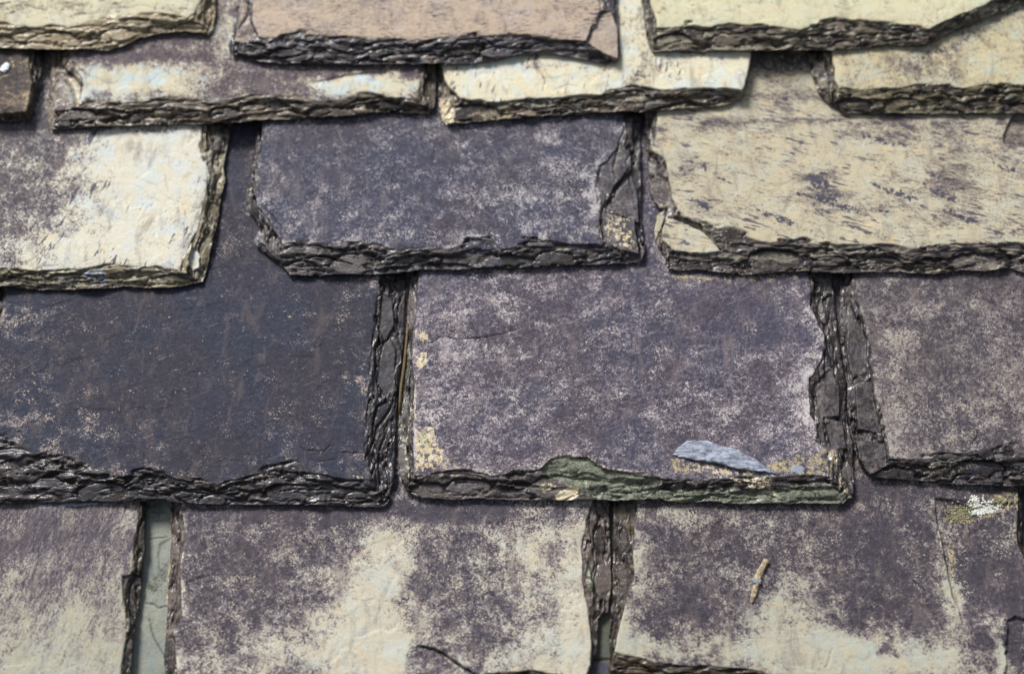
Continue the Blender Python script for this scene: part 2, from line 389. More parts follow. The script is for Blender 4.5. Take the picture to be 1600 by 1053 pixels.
    for f in feats:
        kind, pts = f[0], f[1]; kw = f[2] if len(f) > 2 else {}
        pu, pv = line(pts, top); P = list(zip(pu, pv))
        mar = 45 if kind == 'step' else 10
        box = (u > pu.min() - mar) & (u < pu.max() + mar) & (v > pv.min() - mar) & (v < pv.max() + mar)
        x, y = u[box], v[box]
        if not x.size: continue
        wob = kw.get('wob', 0.8)
        xw = x + wob * fbm(x / 5, y / 5, seed + 11, 3); yw = y + wob * fbm(x / 5 + 30, y / 5, seed + 12, 3)
        d, side, par, ins = polydist(xw, yw, P, kind in ('chip', 'facet', 'paint'))
        hb_ = h[box]; gb = grv[box]
        if kind == 'crack':
            wd = kw.get('w', 0.7) * (0.35 + 0.65 * np.sin(np.pi * np.clip(par, 0.02, 0.98)))
            k = np.exp(-(d / wd) ** 2); hb_ -= kw.get('depth', 1.5) * k; gb = np.maximum(gb, k * kw.get('dark', 0.9))
        elif kind == 'step':
            fade = np.sin(np.pi * np.clip(par, 0, 1)) ** 0.4 if kw.get('taper', True) else 1.0
            fade = fade * ((par > 0.001) & (par < 0.999))
            k = sstep(-0.3, 0.4, d * side * kw.get('side', 1)) * np.exp(-d / kw.get('len', 30)) * fade
            hb_ -= kw.get('depth', 2) * k
            k2 = np.exp(-((d * side * kw.get('side', 1) - 0.6) / 0.6) ** 2) * fade; gb = np.maximum(gb, k2 * kw.get('dark', 0.8))
        elif kind in ('chip', 'facet'):
            sd_ = np.where(ins, d, -d); k = sstep(-0.3, 0.5, sd_)
            if kind == 'chip': hb_ -= kw.get('depth', 2) * k * (1 - kw.get('bowl', 0.3) * np.exp(-d / 6))
            else:
                tgt = TH * kw.get('h', 0.6) + 0.5 * fbm(x / 8, y / 8, seed + 5, 2); hb_ = hb_ * (1 - k) + tgt * k
                e2 = edge[box]; edge[box] = e2 * (1 - k * kw.get('clean', 1.0)); gb = gb * (1 - k)
            if kw.get('rim', 0): gb = np.maximum(gb, kw['rim'] * np.exp(-(sd_ / 0.6) ** 2))
            if 'edge' in kw: edge[box] = np.maximum(edge[box], k * kw['edge'])
        if kind in ('chip', 'facet', 'paint', 'line'):
            sd_ = np.where(ins, d, -d) if kind != 'line' else kw.get('w', 1.5) - d
            sf = kw.get('soft', 1.2); k = sstep(-sf, sf, sd_) * kw.get('amt', 1.0)
            c = kw.get('ch')
            if c == 'pale': pal[box] = pal[box] + k * kw.get('val', 0.5)
            elif c: ch[c][box] = np.maximum(ch[c][box], k)
        h[box] = hb_; grv[box] = gb
    h = np.maximum(h, 0.8)
    co = np.stack([u + ou, v + ov, base + h + tilt * (u - u.mean())], -1).reshape(-1, 3)
    nr, nc = u.shape; n0 = nr * nc
    idx = np.arange(n0).reshape(nr, nc)
    q = np.stack([idx[:-1, :-1], idx[:-1, 1:], idx[1:, 1:], idx[1:, :-1]], -1).reshape(-1, 4)
    ring = np.concatenate([idx[0, :], idx[1:, -1], idx[-1, -2::-1], idx[-2:0:-1, 0]])
    rc = co[ring].copy(); cen = rc.mean(0); rn = len(ring)
    k = np.arange(rn)
    low = rc.copy(); low[:, 2] = base + 0.05 + tilt * (low[:, 0] - u.mean())
    inw = (cen - rc); inw[:, 2] = 0; inw /= np.linalg.norm(inw, axis=1)[:, None] + 1e-9
    low += inw * (1.6 + 0.8 * pnoise(k / 9.0, k * 0 + seed, seed))[:, None]
    co = np.concatenate([co, low]); li = n0 + k
    nx = np.roll(k, -1)
    wallq = np.stack([ring[k], li[k], li[nx], ring[nx]], -1)
    allq = np.concatenate([q, wallq])
    me = bpy.data.meshes.new(name)
    nv, nq = len(co), len(allq)
    me.vertices.add(nv); me.vertices.foreach_set('co', world(co).astype(np.float32).ravel())
    loops = np.concatenate([allq.ravel(), li[::-1]])
    me.loops.add(len(loops)); me.loops.foreach_set('vertex_index', loops.astype(np.int32))
    me.polygons.add(nq + 1)
    me.polygons.foreach_set('loop_start', np.append(np.arange(nq) * 4, nq * 4).astype(np.int32))
    me.polygons.foreach_set('use_smooth', np.append(np.ones(nq, bool), False))
    me.update(calc_edges=True); me.validate()
    def add(nm, arr, fillv):
        full = np.concatenate([arr.ravel(), np.full(rn, fillv) if fillv is not None else arr.ravel()[ring]])
        a_ = me.attributes.new(nm, 'FLOAT', 'POINT'); a_.data.foreach_set('value', full.astype(np.float32))
    add('pale', pal, None); add('edge', edge, 1.0); add('lay', lay, 0.2); add('hgt', h, 0.0); add('grv', grv, 0.5); add('worn_sheen', worn_sheen, 0.0)
    for c in ch: add(c, ch[c], None)
    a_ = me.attributes.new('rest', 'FLOAT_VECTOR', 'POINT'); a_.data.foreach_set('vector', co.astype(np.float32).ravel())
    me.materials.append(mat)
    o = bpy.data.objects.new(name, me); C.objects.link(o)
    tag(o, label, 'roof slate', group)
    # where the top surface is, for things that rest on it
    SURF[label] = (u.ravel(), v.ravel(), (base + h).ravel())
    return o
SURF = {}
def surf_h(label, u, v):
    U_, V_, H_ = SURF[label]; i = np.argmin((U_ - u) ** 2 + (V_ - v) ** 2); return float(H_[i])


# ------------------------------------------------------------------ the roof boards under the slates
def recentre(o, parent=None):
    me = o.data; n = len(me.vertices); a = np.empty(n * 3, np.float32); me.vertices.foreach_get('co', a)
    a = a.reshape(-1, 3); c = (a.min(0) + a.max(0)) / 2
    a -= c; me.vertices.foreach_set('co', a.ravel()); me.update(); o.location = Vector([float(t) for t in c])
    return o

gd = NG('roof_boards')
Pd = gd.attr('rest', True)
dn = gd.noise(gd.xf(Pd, (0, 0, 0), 0, (0.01, 0.2, 0.2)), 1.0, 5, 0.65)
dcol = gd.mix(gd.ramp(dn, 0.35, 0.65), lin(58, 46, 36), lin(92, 76, 60))
deck_mat = gd.out(dcol, 0.8, dn, 0.001, 0.3)
deck_co, deck_f = [], []
y0 = -620.0
while y0 < 760:
    x0_, x1_, y1_ = -900.0, 900.0, y0 + 118.0
    zt = -STEP - 0.5
    k = len(deck_co)
    for z in (zt - 22, zt):
        e = 0 if z < zt else 1.5
        deck_co += [(x0_, y0 + e, z), (x1_, y0 + e, z), (x1_, y1_ - e, z), (x0_, y1_ - e, z)]
    k2 = k + 4
    deck_f += [(k, k + 3, k + 2, k + 1), (k2, k2 + 1, k2 + 2, k2 + 3)] + [(k + i, k + (i + 1) % 4, k2 + (i + 1) % 4, k2 + i) for i in range(4)]
    y0 += 121.0
deck_co = np.array(deck_co)
deck = recentre(mesh_obj('roof_deck', deck_co, deck_f, deck_mat, None, {'rest': deck_co}, smooth=False))
tag(deck, kind='structure')

# ------------------------------------------------------------------ the slates, lowest course first
OFFL, OFFR = -170, 1770
def sl(*a, **k): return recentre(make_slate(*a, **k))

# under the bottom course, seen through its two gaps
mZ = slate_mat('slate_greenish_grey', 1, pale=(140, 143, 132), pale2=(130, 139, 138), pale3=(150, 142, 122), mid=(116, 118, 108), dark=(92, 96, 88), dark2=(98, 104, 102), scale=0.7, edgehi=(140, 130, 100), frough=0.45)
sl('roof_slate', -1, [(OFFL, 700), (OFFL, 1380)], [(590, 700), (590, 1380)], [(OFFL, 1385), (590, 1380)],
   [(OFFL + 15, 700), (OFFL + 15, 1350)], [(570, 700), (570, 1350)], [(OFFL, 1350), (570, 1350)],
   'blue-green slate seen in the long gap at lower left, below the bottom course', mZ, pale=0.95, seed=21, und=0.9,
   blobs=[(245, 800, 40, 16, -.5), (255, 890, 12, 14, -.5), (246, 915, 14, 12, -.4)],
   feats=[('crack', [(232, 842), (248, 841), (262, 838)], dict(w=.5, depth=1, dark=.5)),
          ('crack', [(228, 942), (240, 944), (248, 950), (264, 946)], dict(w=.7, depth=1.2, dark=.6)),
          ('crack', [(233, 966), (236, 980), (240, 995), (254, 1020), (262, 1028)], dict(w=.6, depth=1.4, dark=.8)),
          ('step', [(268, 838), (250, 850), (246, 870), (250, 900)], dict(side=-1, depth=.8, len=8, dark=.3)),
          ('line', [(264, 790), (267, 850), (262, 930), (258, 1000)], dict(w=.8, soft=1, ch='ochre', amt=.6))])
mZ2 = slate_mat('slate_dull_green', 2, pale=(92, 92, 80), pale2=(84, 88, 84), pale3=(88, 74, 50), mid=(84, 88, 82), dark=(66, 70, 66), dark2=(70, 76, 74), scale=0.8)
sl('roof_slate', -1, [(602, 700), (602, 1380)], [(1236, 700), (1236, 1380)], [(602, 1380), (1236, 1388)],
   [(620, 700), (620, 1350)], [(1220, 700), (1220, 1350)], [(602, 1350), (1236, 1350)],
   'dull green slate glimpsed through the narrow gap at bottom centre', mZ2, pale=0.6, seed=22,
   feats=[('crack', [(928, 1029), (940, 1030), (956, 1030)], dict(w=.8, depth=1.5, dark=.9)),
          ('paint', [(925, 1034), (960, 1034), (960, 1090), (925, 1090)], dict(soft=3, ch='dark', amt=.7))])
sl('roof_slate', -1, [(1248, 700), (1248, 1380)], [(1850, 700), (1850, 1380)], [(1248, 1380), (1850, 1384)],
   [(1262, 700), (1262, 1350)], [(1835, 700), (1835, 1350)], [(1248, 1350), (1850, 1350)],
   'dark slate almost hidden under the bottom course at the right edge', mZ2, pale=0.2, seed=23)

# bottom course
mA1 = slate_mat('slate_streaked_grey', 3, dark=(86, 80, 96), dark2=(82, 80, 94), mid=(138, 126, 126), pale=(172, 170, 150), pale2=(166, 168, 156), pale3=(170, 156, 130), ang=math.radians(72), stretch=(.55, 1.4), edge=(44, 38, 30), edge2=(52, 42, 28), edgehi=(80, 68, 44), edgeamt=.3)
sl('roof_slate', 0, [(OFFL, 780), (OFFL, 1080)],
   [(228, 788), (228, 845), (223, 884), (219, 925), (213, 961), (209, 1000), (204, 1052), (198, 1092)], [(OFFL, 1094), (198, 1090)],
   [(OFFL + 14, 780), (OFFL + 14, 1066)],
   [(218, 785), (213, 819), (209, 845), (206, 884), (204, 900), (193, 912), (193, 948), (197, 969), (196, 1000), (189, 1039), (187, 1066)], [(OFFL, 1068), (187, 1066)],
   'purple slate with pale vertical streaks and a notched right edge, bottom left corner', mA1, pale=0.36, seed=3, layers=3, wall=.45,
   blobs=[(130, 1040, 140, 90, .42), (20, 1040, 60, 60, .2), (60, 830, 200, 40, -.08), (100, 930, 120, 40, .06), (210, 800, 12, 30, .2)],
   feats=[('chip', [(191, 900), (207, 896), (224, 900), (216, 962), (198, 966), (192, 930)], dict(depth=2.5, rim=.8, edge=.6)),
          ('line', [(60, 790), (70, 792), (80, 791)], dict(w=1.1, soft=.8, ch='blue', amt=.9)), ('line', [(95, 789), (125, 789), (152, 786)], dict(w=.8, soft=.8, ch='blue', amt=.9)),
          ('line', [(215, 800), (210, 850), (206, 890)], dict(w=.7, soft=.8, ch='ochre', amt=.55)),
          ('line', [(192, 912), (194, 950), (198, 972), (196, 1002), (188, 1050)], dict(w=.6, soft=.8, ch='ochre', amt=.5))])
mA2 = slate_mat('slate_cream_blotched', 4, dark=(70, 66, 80), dark2=(64, 66, 82), mid=(134, 123, 125), pale=(192, 186, 166), pale2=(188, 190, 178), pale3=(206, 180, 138), scale=.9, soft=.06, edge=(56, 50, 58), edge2=(74, 60, 46), edgehi=(130, 114, 104), edgeamt=.45)
sl('roof_slate', 0,
   [(267, 793), (268, 845), (266, 889), (263, 936), (261, 982), (257, 1026), (259, 1053), (258, 1092)],
   [(952, 783), (952, 828), (955, 884), (955, 921), (950, 955), (935, 966), (933, 996), (933, 1018), (925, 1042), (915, 1082)],
   [(258, 1096), (500, 1092), (640, 1094), (740, 1090), (830, 1082), (915, 1085)],
   [(284, 795), (289, 837), (281, 878), (284, 910), (285, 956), (275, 987), (274, 1013), (279, 1053), (281, 1072)],
   [(925, 783), (918, 809), (909, 847), (906, 884), (914, 921), (920, 977), (925, 1007), (922, 1040), (912, 1058)],
   [(281, 1072), (480, 1070), (640, 1064), (740, 1054), (790, 1047), (830, 1045), (870, 1051), (912, 1058)],
   'broad purple slate with cream blotches and a curved crack, bottom course', mA2, pale=0.36, seed=4, layers=5,
   blobs=[(600, 875, 42, 62, .55), (560, 965, 60, 60, .35), (650, 1000, 90, 60, .2), (825, 870, 60, 90, .35), (905, 940, 22, 150, .45), (480, 1020, 90, 40, .3),
          (860, 1020, 60, 40, .35), (600, 1040, 60, 40, .4), (640, 800, 400, 16, -.28), (380, 860, 90, 60, -.1), (400, 960, 90, 50, -.06), (735, 950, 80, 70, -.12), (330, 1040, 60, 30, .1), (480, 900, 50, 60, .05)],
   feats=[('step', [(652, 1008), (672, 1012), (690, 1018), (706, 1030), (722, 1041), (745, 1054)], dict(side=1, depth=2.4, len=14, dark=.95)),
          ('crack', [(652, 1008), (672, 1012), (690, 1018), (706, 1030), (722, 1041), (745, 1054)], dict(w=.9, depth=2.2, dark=1)),
          ('paint', [(630, 1012), (655, 1004), (690, 1022), (716, 1045), (700, 1066), (628, 1066)], dict(soft=4, ch='pale', val=-.25)),
          ('crack', [(322, 1000), (328, 985), (325, 1010)], dict(w=.6, depth=.9, dark=.3)),
          ('paint', [(912, 882), (924, 880), (932, 900), (926, 930), (918, 920)], dict(soft=1.5, ch='green', amt=.55)),
          ('crack', [(290, 912), (310, 904), (332, 898)], dict(w=.8, depth=.7, dark=.3))])
mA3 = slate_mat('slate_violet_speckled', 5, dark=(66, 61, 74), dark2=(60, 61, 76), mid=(132, 120, 120), pale=(176, 173, 154), pale2=(170, 174, 162), pale3=(190, 168, 128), scale=.8, soft=.06, edge=(56, 50, 54), edge2=(66, 54, 36), edgehi=(108, 92, 64), edgeamt=.35)
sA3 = 'violet speckled slate with a split surface layer and a stone splinter on it'
sl('roof_slate', 0,
   [(957, 783), (959, 847), (957, 884), (957, 921), (955, 958), (952, 1011), (953, 1020), (950, 1062)],
   [(1597, 760), (1597, 850), (1612, 880), (1625, 940), (1630, 1090)],
   [(950, 1064), (1020, 1072), (1100, 1076), (1300, 1090), (1630, 1095)],
   [(996, 798), (993, 839), (987, 869), (991, 899), (978, 947), (963, 996), (960, 1018)],
   [(1592, 760), (1590, 850), (1604, 880), (1615, 940), (1618, 1080)],
   [(960, 1018), (975, 1020), (1000, 1024), (1025, 1036), (1060, 1037), (1110, 1038), (1150, 1042), (1200, 1050), (1260, 1060), (1618, 1070)],
   sA3, mA3, pale=0.30, seed=5, layers=5,
   blobs=[(1000, 890, 16, 60, .3), (975, 990, 22, 40, .6), (1000, 1010, 60, 14, .3), (1300, 1015, 130, 34, .6), (1230, 960, 60, 40, .4), (1150, 1020, 60, 20, .25), (1420, 1040, 150, 30, .35), (1250, 900, 60, 40, .08),
          (1484, 930, 14, 50, .5), (1490, 965, 12, 16, .3), (1050, 960, 60, 40, -.05), (1380, 850, 60, 60, -.12), (1360, 930, 60, 30, -.15), (1050, 805, 80, 14, .18), (1563, 1010, 10, 50, .4), (1545, 970, 30, 10, .1),
          (1530, 900, 40, 60, -.18), (1440, 980, 20, 12, -.25), (1387, 1015, 10, 12, -.6), (1590, 1000, 16, 60, -.4), (1470, 820, 8, 40, .25), (1340, 770, 120, 12, -.2)],
   feats=[('step', [(1461, 778), (1462, 805), (1470, 835), (1476, 868), (1482, 898), (1488, 930), (1498, 950), (1505, 980)], dict(side=-1, depth=4.6, len=60, dark=.85)),
          ('line', [(1462, 790), (1466, 830), (1474, 868), (1480, 898)], dict(w=.6, soft=1, ch='cream', amt=.5)),
          ('paint', [(1477, 826), (1494, 850), (1498, 885), (1490, 905), (1484, 880)], dict(soft=2.5, ch='ochre', amt=.5)),
          ('chip', [(1574, 968), (1586, 962), (1610, 968), (1640, 960), (1640, 1110), (1570, 1110)], dict(depth=3, rim=.0, bowl=.1, wob=2)),
          ('chip', [(1462, 779), (1478, 779), (1520, 792), (1560, 784), (1592, 786), (1560, 797), (1520, 812), (1480, 806)], dict(depth=1.2, rim=.4)),
          ('line', [(1480, 812), (1520, 812), (1560, 800), (1590, 790)], dict(w=2.2, soft=2, ch='ochre', amt=.55)),
          ('paint', [(1530, 770), (1600, 765), (1594, 800), (1560, 790)], dict(soft=3, ch='ochre', amt=.5)),
          ('crack', [(1290, 1048), (1296, 1030), (1300, 1012)], dict(w=.6, depth=.6, dark=.1)),
          ('line', [(1290, 1048), (1296, 1030), (1300, 1012)], dict(w=1, soft=1.5, ch='ochre', amt=.4))])

# second course
mB1 = slate_mat('slate_blue_black', 6, dark=(54, 57, 74), dark2=(46, 59, 81), mid=(98, 92, 100), pale=(178, 164, 150), pale2=(178, 172, 168), pale3=(180, 160, 134), scale=1.15, soft=.035, stretch=(0.85, 1.1), edge=(46, 50, 68), edge2=(42, 40, 50), edgehi=(92, 84, 82), edgeamt=.22, wet=.28)
sl('roof_slate', 1,
   [(-14, 445), (-18, 600), (-45, 790)],
   [(634, 431), (630, 534), (623, 618), (619, 648), (617, 720), (617, 747), (609, 781), (600, 792)],
   [(-45, 787), (0, 786), (47, 785.5), (153, 783), (193, 785), (220, 783), (256, 781.6), (283, 787), (354, 789), (472, 789), (590, 793), (600, 792)],
   [(12, 445), (8, 475), (0, 500), (-10, 530), (-28, 600), (-30, 680)],
   [(593, 435), (589, 480), (583, 526), (574, 580), (569, 633), (575, 686), (573, 720), (579, 748)],
   [(-30, 684), (12, 690), (71, 700), (114, 711), (146, 731), (189, 747), (209, 739), (252, 739), (315, 747), (339, 759), (378, 743), (417, 725), (461, 718), (478, 736), (520, 744), (579, 748)],
   'large blue-black slate with fine tan specks and a ragged black lower edge', mB1, pale=0.12, seed=6, layers=8, amp=.2, wall=.16,
   blobs=[(60, 500, 110, 30, .14), (20, 560, 50, 100, .1), (150, 680, 140, 16, .1), (500, 650, 90, 40, .04), (560, 470, 30, 60, .07), (350, 380, 60, 80, .09), (390, 310, 20, 60, .1), (250, 560, 90, 60, -.06), (490, 495, 60, 6, .14), (590, 450, 12, 60, .15)],
   feats=[('crack', [(469, 697), (476, 703), (498, 704), (508, 704), (516, 695)], dict(w=.5, depth=1.2, dark=.9)),
          ('crack', [(531, 705), (550, 707), (569, 707)], dict(w=.5, depth=1.2, dark=.9)),
          ('crack', [(490, 722), (520, 718), (530, 714)], dict(w=.4, depth=.9, dark=.8)),
          ('facet', [(596, 455), (612, 462), (616, 505), (600, 530), (590, 512)], dict(h=.6, rim=.7, clean=.25)),
          ('facet', [(590, 560), (608, 522), (618, 545), (614, 600), (600, 618), (588, 590)], dict(h=.5, rim=.7, clean=.2)),
          ('crack', [(579, 700), (590, 662), (606, 640), (614, 620)], dict(w=.9, depth=1.8, dark=.9)),
          ('crack', [(590, 735), (592, 700), (604, 668)], dict(w=.8, depth=1.5, dark=.9)),
          ('crack', [(55, 716), (70, 712), (80, 711)], dict(w=.4, depth=.9, dark=.7)),
          ('line', [(262, 575), (300, 582), (350, 583), (400, 577), (420, 573)], dict(w=.15, soft=.7, ch='cream', amt=.55)),
          ('line', [(410, 493), (440, 495), (480, 496)], dict(w=.2, soft=.7, ch='cream', amt=.5)),
          ('line', [(380, 658), (395, 640), (412, 620)], dict(w=.1, soft=.5, ch='cream', amt=.45)),
          ('line', [(18, 690), (71, 699), (112, 710), (146, 730), (189, 746)], dict(w=.5, soft=.9, ch='ochre', amt=.42)),
          ('line', [(252, 738), (290, 741), (315, 746)], dict(w=.4, soft=.8, ch='cream', amt=.45)),
          ('line', [(345, 756), (375, 743), (385, 740)], dict(w=.4, soft=.8, ch='ochre', amt=.5)),
          ('line', [(545, 742), (560, 745), (577, 746)], dict(w=.6, soft=.8, ch='cream', amt=.5)),
          ('line', [(553, 782), (572, 782), (590, 782)], dict(w=.7, soft=.8, ch='ochre', amt=.45)),
          ('line', [(8, 730), (10, 740), (7, 750)], dict(w=1.5, soft=1.5, ch='ochre', amt=.4))])
mB2 = slate_mat('slate_mauve', 7, dark=(72, 68, 86), dark2=(62, 68, 92), mid=(142, 131, 138), pale=(198, 191, 184), pale2=(182, 178, 180), pale3=(196, 170, 140), scale=1.0, soft=.07, ang=math.radians(15), stretch=(.9, 1.08), edge=(48, 46, 52), edge2=(60, 48, 38), edgehi=(122, 112, 106), edgeamt=.35, wet=.25)
sB2 = 'mauve slate with a green and ochre chipped lower edge and a blue-grey flake'
b2 = sl('roof_slate', 1,
   [(640, 431), (638, 480), (634, 560), (628, 620), (622, 660), (622, 700), (624, 740), (632, 765), (648, 774)],
   [(1300, 430), (1304, 477), (1308, 515), (1314, 553), (1318, 576), (1321, 602), (1321, 638), (1325, 666), (1331, 691), (1332, 714), (1334, 757), (1331, 776), (1318, 787)],
   [(648, 774), (660, 778), (705, 781.6), (741, 779), (788, 781), (844, 781.6), (900, 782), (965, 782), (1034, 780), (1052, 785), (1109, 783), (1134, 787), (1215, 787), (1318, 788)],
   [(655, 431), (653, 460), (650, 500), (644, 560), (648, 600), (645, 644), (649, 678), (647, 701), (648, 735)],
   [(1263, 428), (1266, 452), (1268, 473), (1276, 500), (1288, 522), (1285, 543), (1280, 564), (1265, 587), (1262, 606), (1264, 628), (1267, 647), (1279, 659), (1281, 690), (1292, 700), (1293, 742)],
   [(648, 736), (671, 739), (684, 735), (712, 732), (756, 737), (786, 742), (797, 739), (825, 736), (846, 732), (862, 716), (877, 711.6), (918, 716), (943, 732), (977, 737), (1009, 738), (1034, 746), (1059, 748), (1150, 747), (1200, 744), (1243, 744), (1293, 743)],
   sB2, mB2, pale=0.27, seed=7, layers=6, amp=.17, wall=.2,
   blobs=[(1262, 600, 30, 60, .25), (1180, 640, 120, 50, .07), (720, 480, 60, 40, .1), (700, 600, 70, 120, .1), (760, 660, 80, 60, .05), (1000, 450, 250, 20, .08), (1120, 500, 130, 60, -.14), (1000, 560, 60, 40, -.05), (1190, 440, 90, 30, -.1), (980, 670, 160, 40, -.06), (1260, 680, 30, 30, .15), (690, 540, 30, 20, .12), (930, 620, 60, 20, .1)],
   feats=[('step', [(651, 541), (662, 538), (676, 534), (686, 527), (696, 525), (712, 529), (735, 528), (760, 526), (785, 521), (810, 514)], dict(side=-1, depth=1.6, len=10, dark=.8)),
          ('crack', [(651, 541), (676, 534), (686, 527), (696, 525), (712, 529), (760, 526), (785, 521), (812, 513)], dict(w=.6, depth=1.5, dark=1)),
          ('chip', [(846, 733), (853, 724), (862, 716), (877, 712), (918, 716), (943, 732), (977, 738), (1034, 748), (1034, 756), (900, 752), (860, 744)], dict(depth=2.2, ch='green', amt=1, soft=.8, rim=.5)),
          ('line', [(846, 729), (862, 713), (877, 708), (918, 713), (945, 729), (980, 735), (1012, 736)], dict(w=.7, soft=1, ch='cream', amt=.52)),
          ('paint', [(870, 750), (960, 752), (1060, 762), (1180, 760), (1300, 752), (1330, 770), (1310, 788), (1000, 784), (920, 774)], dict(soft=3, ch='green', amt=.66)),
          ('paint', [(868, 768), (890, 756), (905, 758), (906, 770), (890, 778), (868, 776)], dict(soft=1, ch='cream', amt=.75)),
          ('paint', [(838, 752), (860, 748), (870, 756), (850, 768)], dict(soft=1.2, ch='cream', amt=.5)),
          ('paint', [(1138, 745), (1200, 742), (1214, 752), (1216, 772), (1195, 764), (1160, 756)], dict(soft=1.5, ch='cream', amt=.5)),
          ('paint', [(1110, 724), (1180, 732), (1215, 733), (1190, 740), (1100, 735)], dict(soft=2, ch='cream', amt=.4)),
          ('paint', [(1055, 715), (1100, 722), (1110, 733), (1070, 742), (1056, 740), (1044, 712)], dict(soft=2, ch='ochre', amt=.5)),
          ('paint', [(1060, 716), (1110, 726), (1160, 736), (1200, 738), (1150, 744), (1080, 738)], dict(soft=2, ch='cream', amt=.46)),
          ('paint', [(1180, 722), (1206, 722), (1236, 711), (1281, 707), (1296, 692), (1304, 712), (1300, 742), (1240, 742), (1208, 736)], dict(soft=2.6, ch='ochre', amt=.5)),
          ('paint', [(1235, 730), (1248, 727), (1258, 732), (1250, 739), (1238, 737)], dict(soft=.8, ch='blue', amt=1)),
          ('line', [(1296, 700), (1308, 720), (1318, 750), (1330, 770)], dict(w=3, soft=3, ch='ochre', amt=.5)),
          ('paint', [(648, 664), (676, 666), (682, 684), (695, 704), (692, 710), (650, 710)], dict(soft=2, ch='cream', amt=.5)),
          ('paint', [(652, 672), (668, 674), (678, 696), (674, 704), (654, 702)], dict(soft=1.5, ch='green', amt=.8)),
          ('paint', [(648, 710), (672, 706), (704, 716), (700, 728), (680, 732), (648, 734)], dict(soft=2.2, ch='cream', amt=.5)),
          ('paint', [(646, 515), (668, 518), (672, 530), (650, 534)], dict(soft=1.5, ch='cream', amt=.5)),
          ('paint', [(650, 552), (668, 548), (670, 565), (654, 580), (648, 572)], dict(soft=1.5, ch='cream', amt=.55)),
          ('paint', [(652, 556), (664, 554), (662, 566), (652, 570)], dict(soft=1.2, ch='green', amt=.7)),
          ('line', [(636, 520), (632, 600), (626, 660), (634, 720), (644, 745)], dict(w=2.4, soft=2, ch='green', amt=.5)),
          ('line', [(643, 640), (632, 700), (640, 745)], dict(w=1.0, soft=1.2, ch='cream', amt=.5)),
          ('line', [(650, 590), (648, 640), (650, 700), (650, 730)], dict(w=.8, soft=.9, ch='cream', amt=.55)),
          ('line', [(660, 735), (712, 730), (760, 735), (800, 737), (840, 731)], dict(w=.5, soft=1, ch='cream', amt=.45)),
          ('line', [(905, 620), (925, 618), (935, 616), (1000, 614)], dict(w=.3, soft=.7, ch='cream', amt=.5)),
          ('line', [(938, 566), (960, 540), (980, 510)], dict(w=.1, soft=.6, ch='cream', amt=.42)),
          ('line', [(1050, 432), (1120, 436), (1250, 431)], dict(w=3, soft=3, ch='ochre', amt=.46)),
          ('facet', [(1272, 600), (1298, 574), (1314, 600), (1314, 648), (1284, 650)], dict(h=.6, rim=.6, clean=.15)),
          ('facet', [(1288, 660), (1318, 652), (1326, 698), (1302, 700)], dict(h=.55, rim=.6, clean=.15)),
          ('chip', [(1268, 458), (1284, 452), (1292, 470), (1290, 500), (1276, 496), (1266, 478)], dict(depth=2.5, rim=.5, edge=1))])
sB3 = 'brushed grey slate with a wide wet black left edge, at right'
mB3 = slate_mat('slate_grey_brushed', 8, dark=(70, 65, 77), dark2=(64, 66, 79), mid=(132, 122, 122), pale=(172, 164, 152), pale2=(168, 166, 162), pale3=(184, 164, 134), scale=1.0, soft=.08, edge=(48, 50, 66), edge2=(50, 46, 56), edgehi=(98, 90, 84), edgeamt=.25, wet=.38)
sl('roof_slate', 1,
   [(1314, 431), (1312, 458), (1312, 511), (1314, 538), (1318, 572), (1323, 591), (1323, 638), (1331, 676), (1333, 699), (1344, 725), (1356, 742), (1366, 747)],
   [(OFFR, 431), (OFFR, 760)], [(1366, 747), (1433, 751), (1500, 757), (1541, 759), (1600, 760), (OFFR, 761)],
   [(1338, 431), (1342, 470), (1348, 495), (1358, 520), (1364, 541), (1364, 572), (1367, 610), (1371, 632), (1384, 666), (1390, 695), (1391, 716)],
   [(OFFR - 10, 431), (OFFR - 10, 710)], [(1391, 716), (1409, 713), (1428, 711), (1455, 712), (1489, 708), (1526, 701), (1582, 705), (1600, 708), (OFFR - 10, 708)],
   sB3, mB3, pale=0.3, seed=8, layers=6, amp=.24, wall=.2,
   blobs=[(1400, 560, 30, 100, .14), (1400, 680, 30, 40, .22), (1550, 620, 70, 60, .1), (1480, 480, 120, 10, .15), (1480, 440, 140, 14, -.1), (1500, 560, 60, 20, -.06), (1580, 560, 40, 60, .1)],
   feats=[('crack', [(1500, 664), (1515, 680), (1527, 690), (1530, 700)], dict(w=.6, depth=1, dark=.6)),
          ('crack', [(1530, 660), (1528, 680), (1516, 700)], dict(w=.5, depth=1, dark=.6)),
          ('line', [(1370, 620), (1374, 645), (1380, 660)], dict(w=.6, soft=1, ch='ochre', amt=.5)),
          ('facet', [(1326, 498), (1343, 496), (1356, 530), (1354, 575), (1334, 590), (1324, 540)], dict(h=.62, rim=.7, clean=.15)),
          ('facet', [(1338, 600), (1362, 590), (1370, 640), (1380, 676), (1342, 668)], dict(h=.68, rim=.6, clean=.1)),
          ('facet', [(1340, 684), (1384, 688), (1388, 725), (1362, 740), (1344, 712)], dict(h=.6, rim=.7, clean=.1)),
          ('paint', [(1412, 735), (1440, 722), (1500, 716), (1540, 722), (1500, 740), (1450, 742)], dict(soft=4, ch='ochre', amt=.28)),
          ('step', [(1440, 735), (1460, 722), (1490, 715), (1530, 722), (1580, 732), (1640, 734)], dict(side=-1, depth=1.6, len=9, dark=.9))])

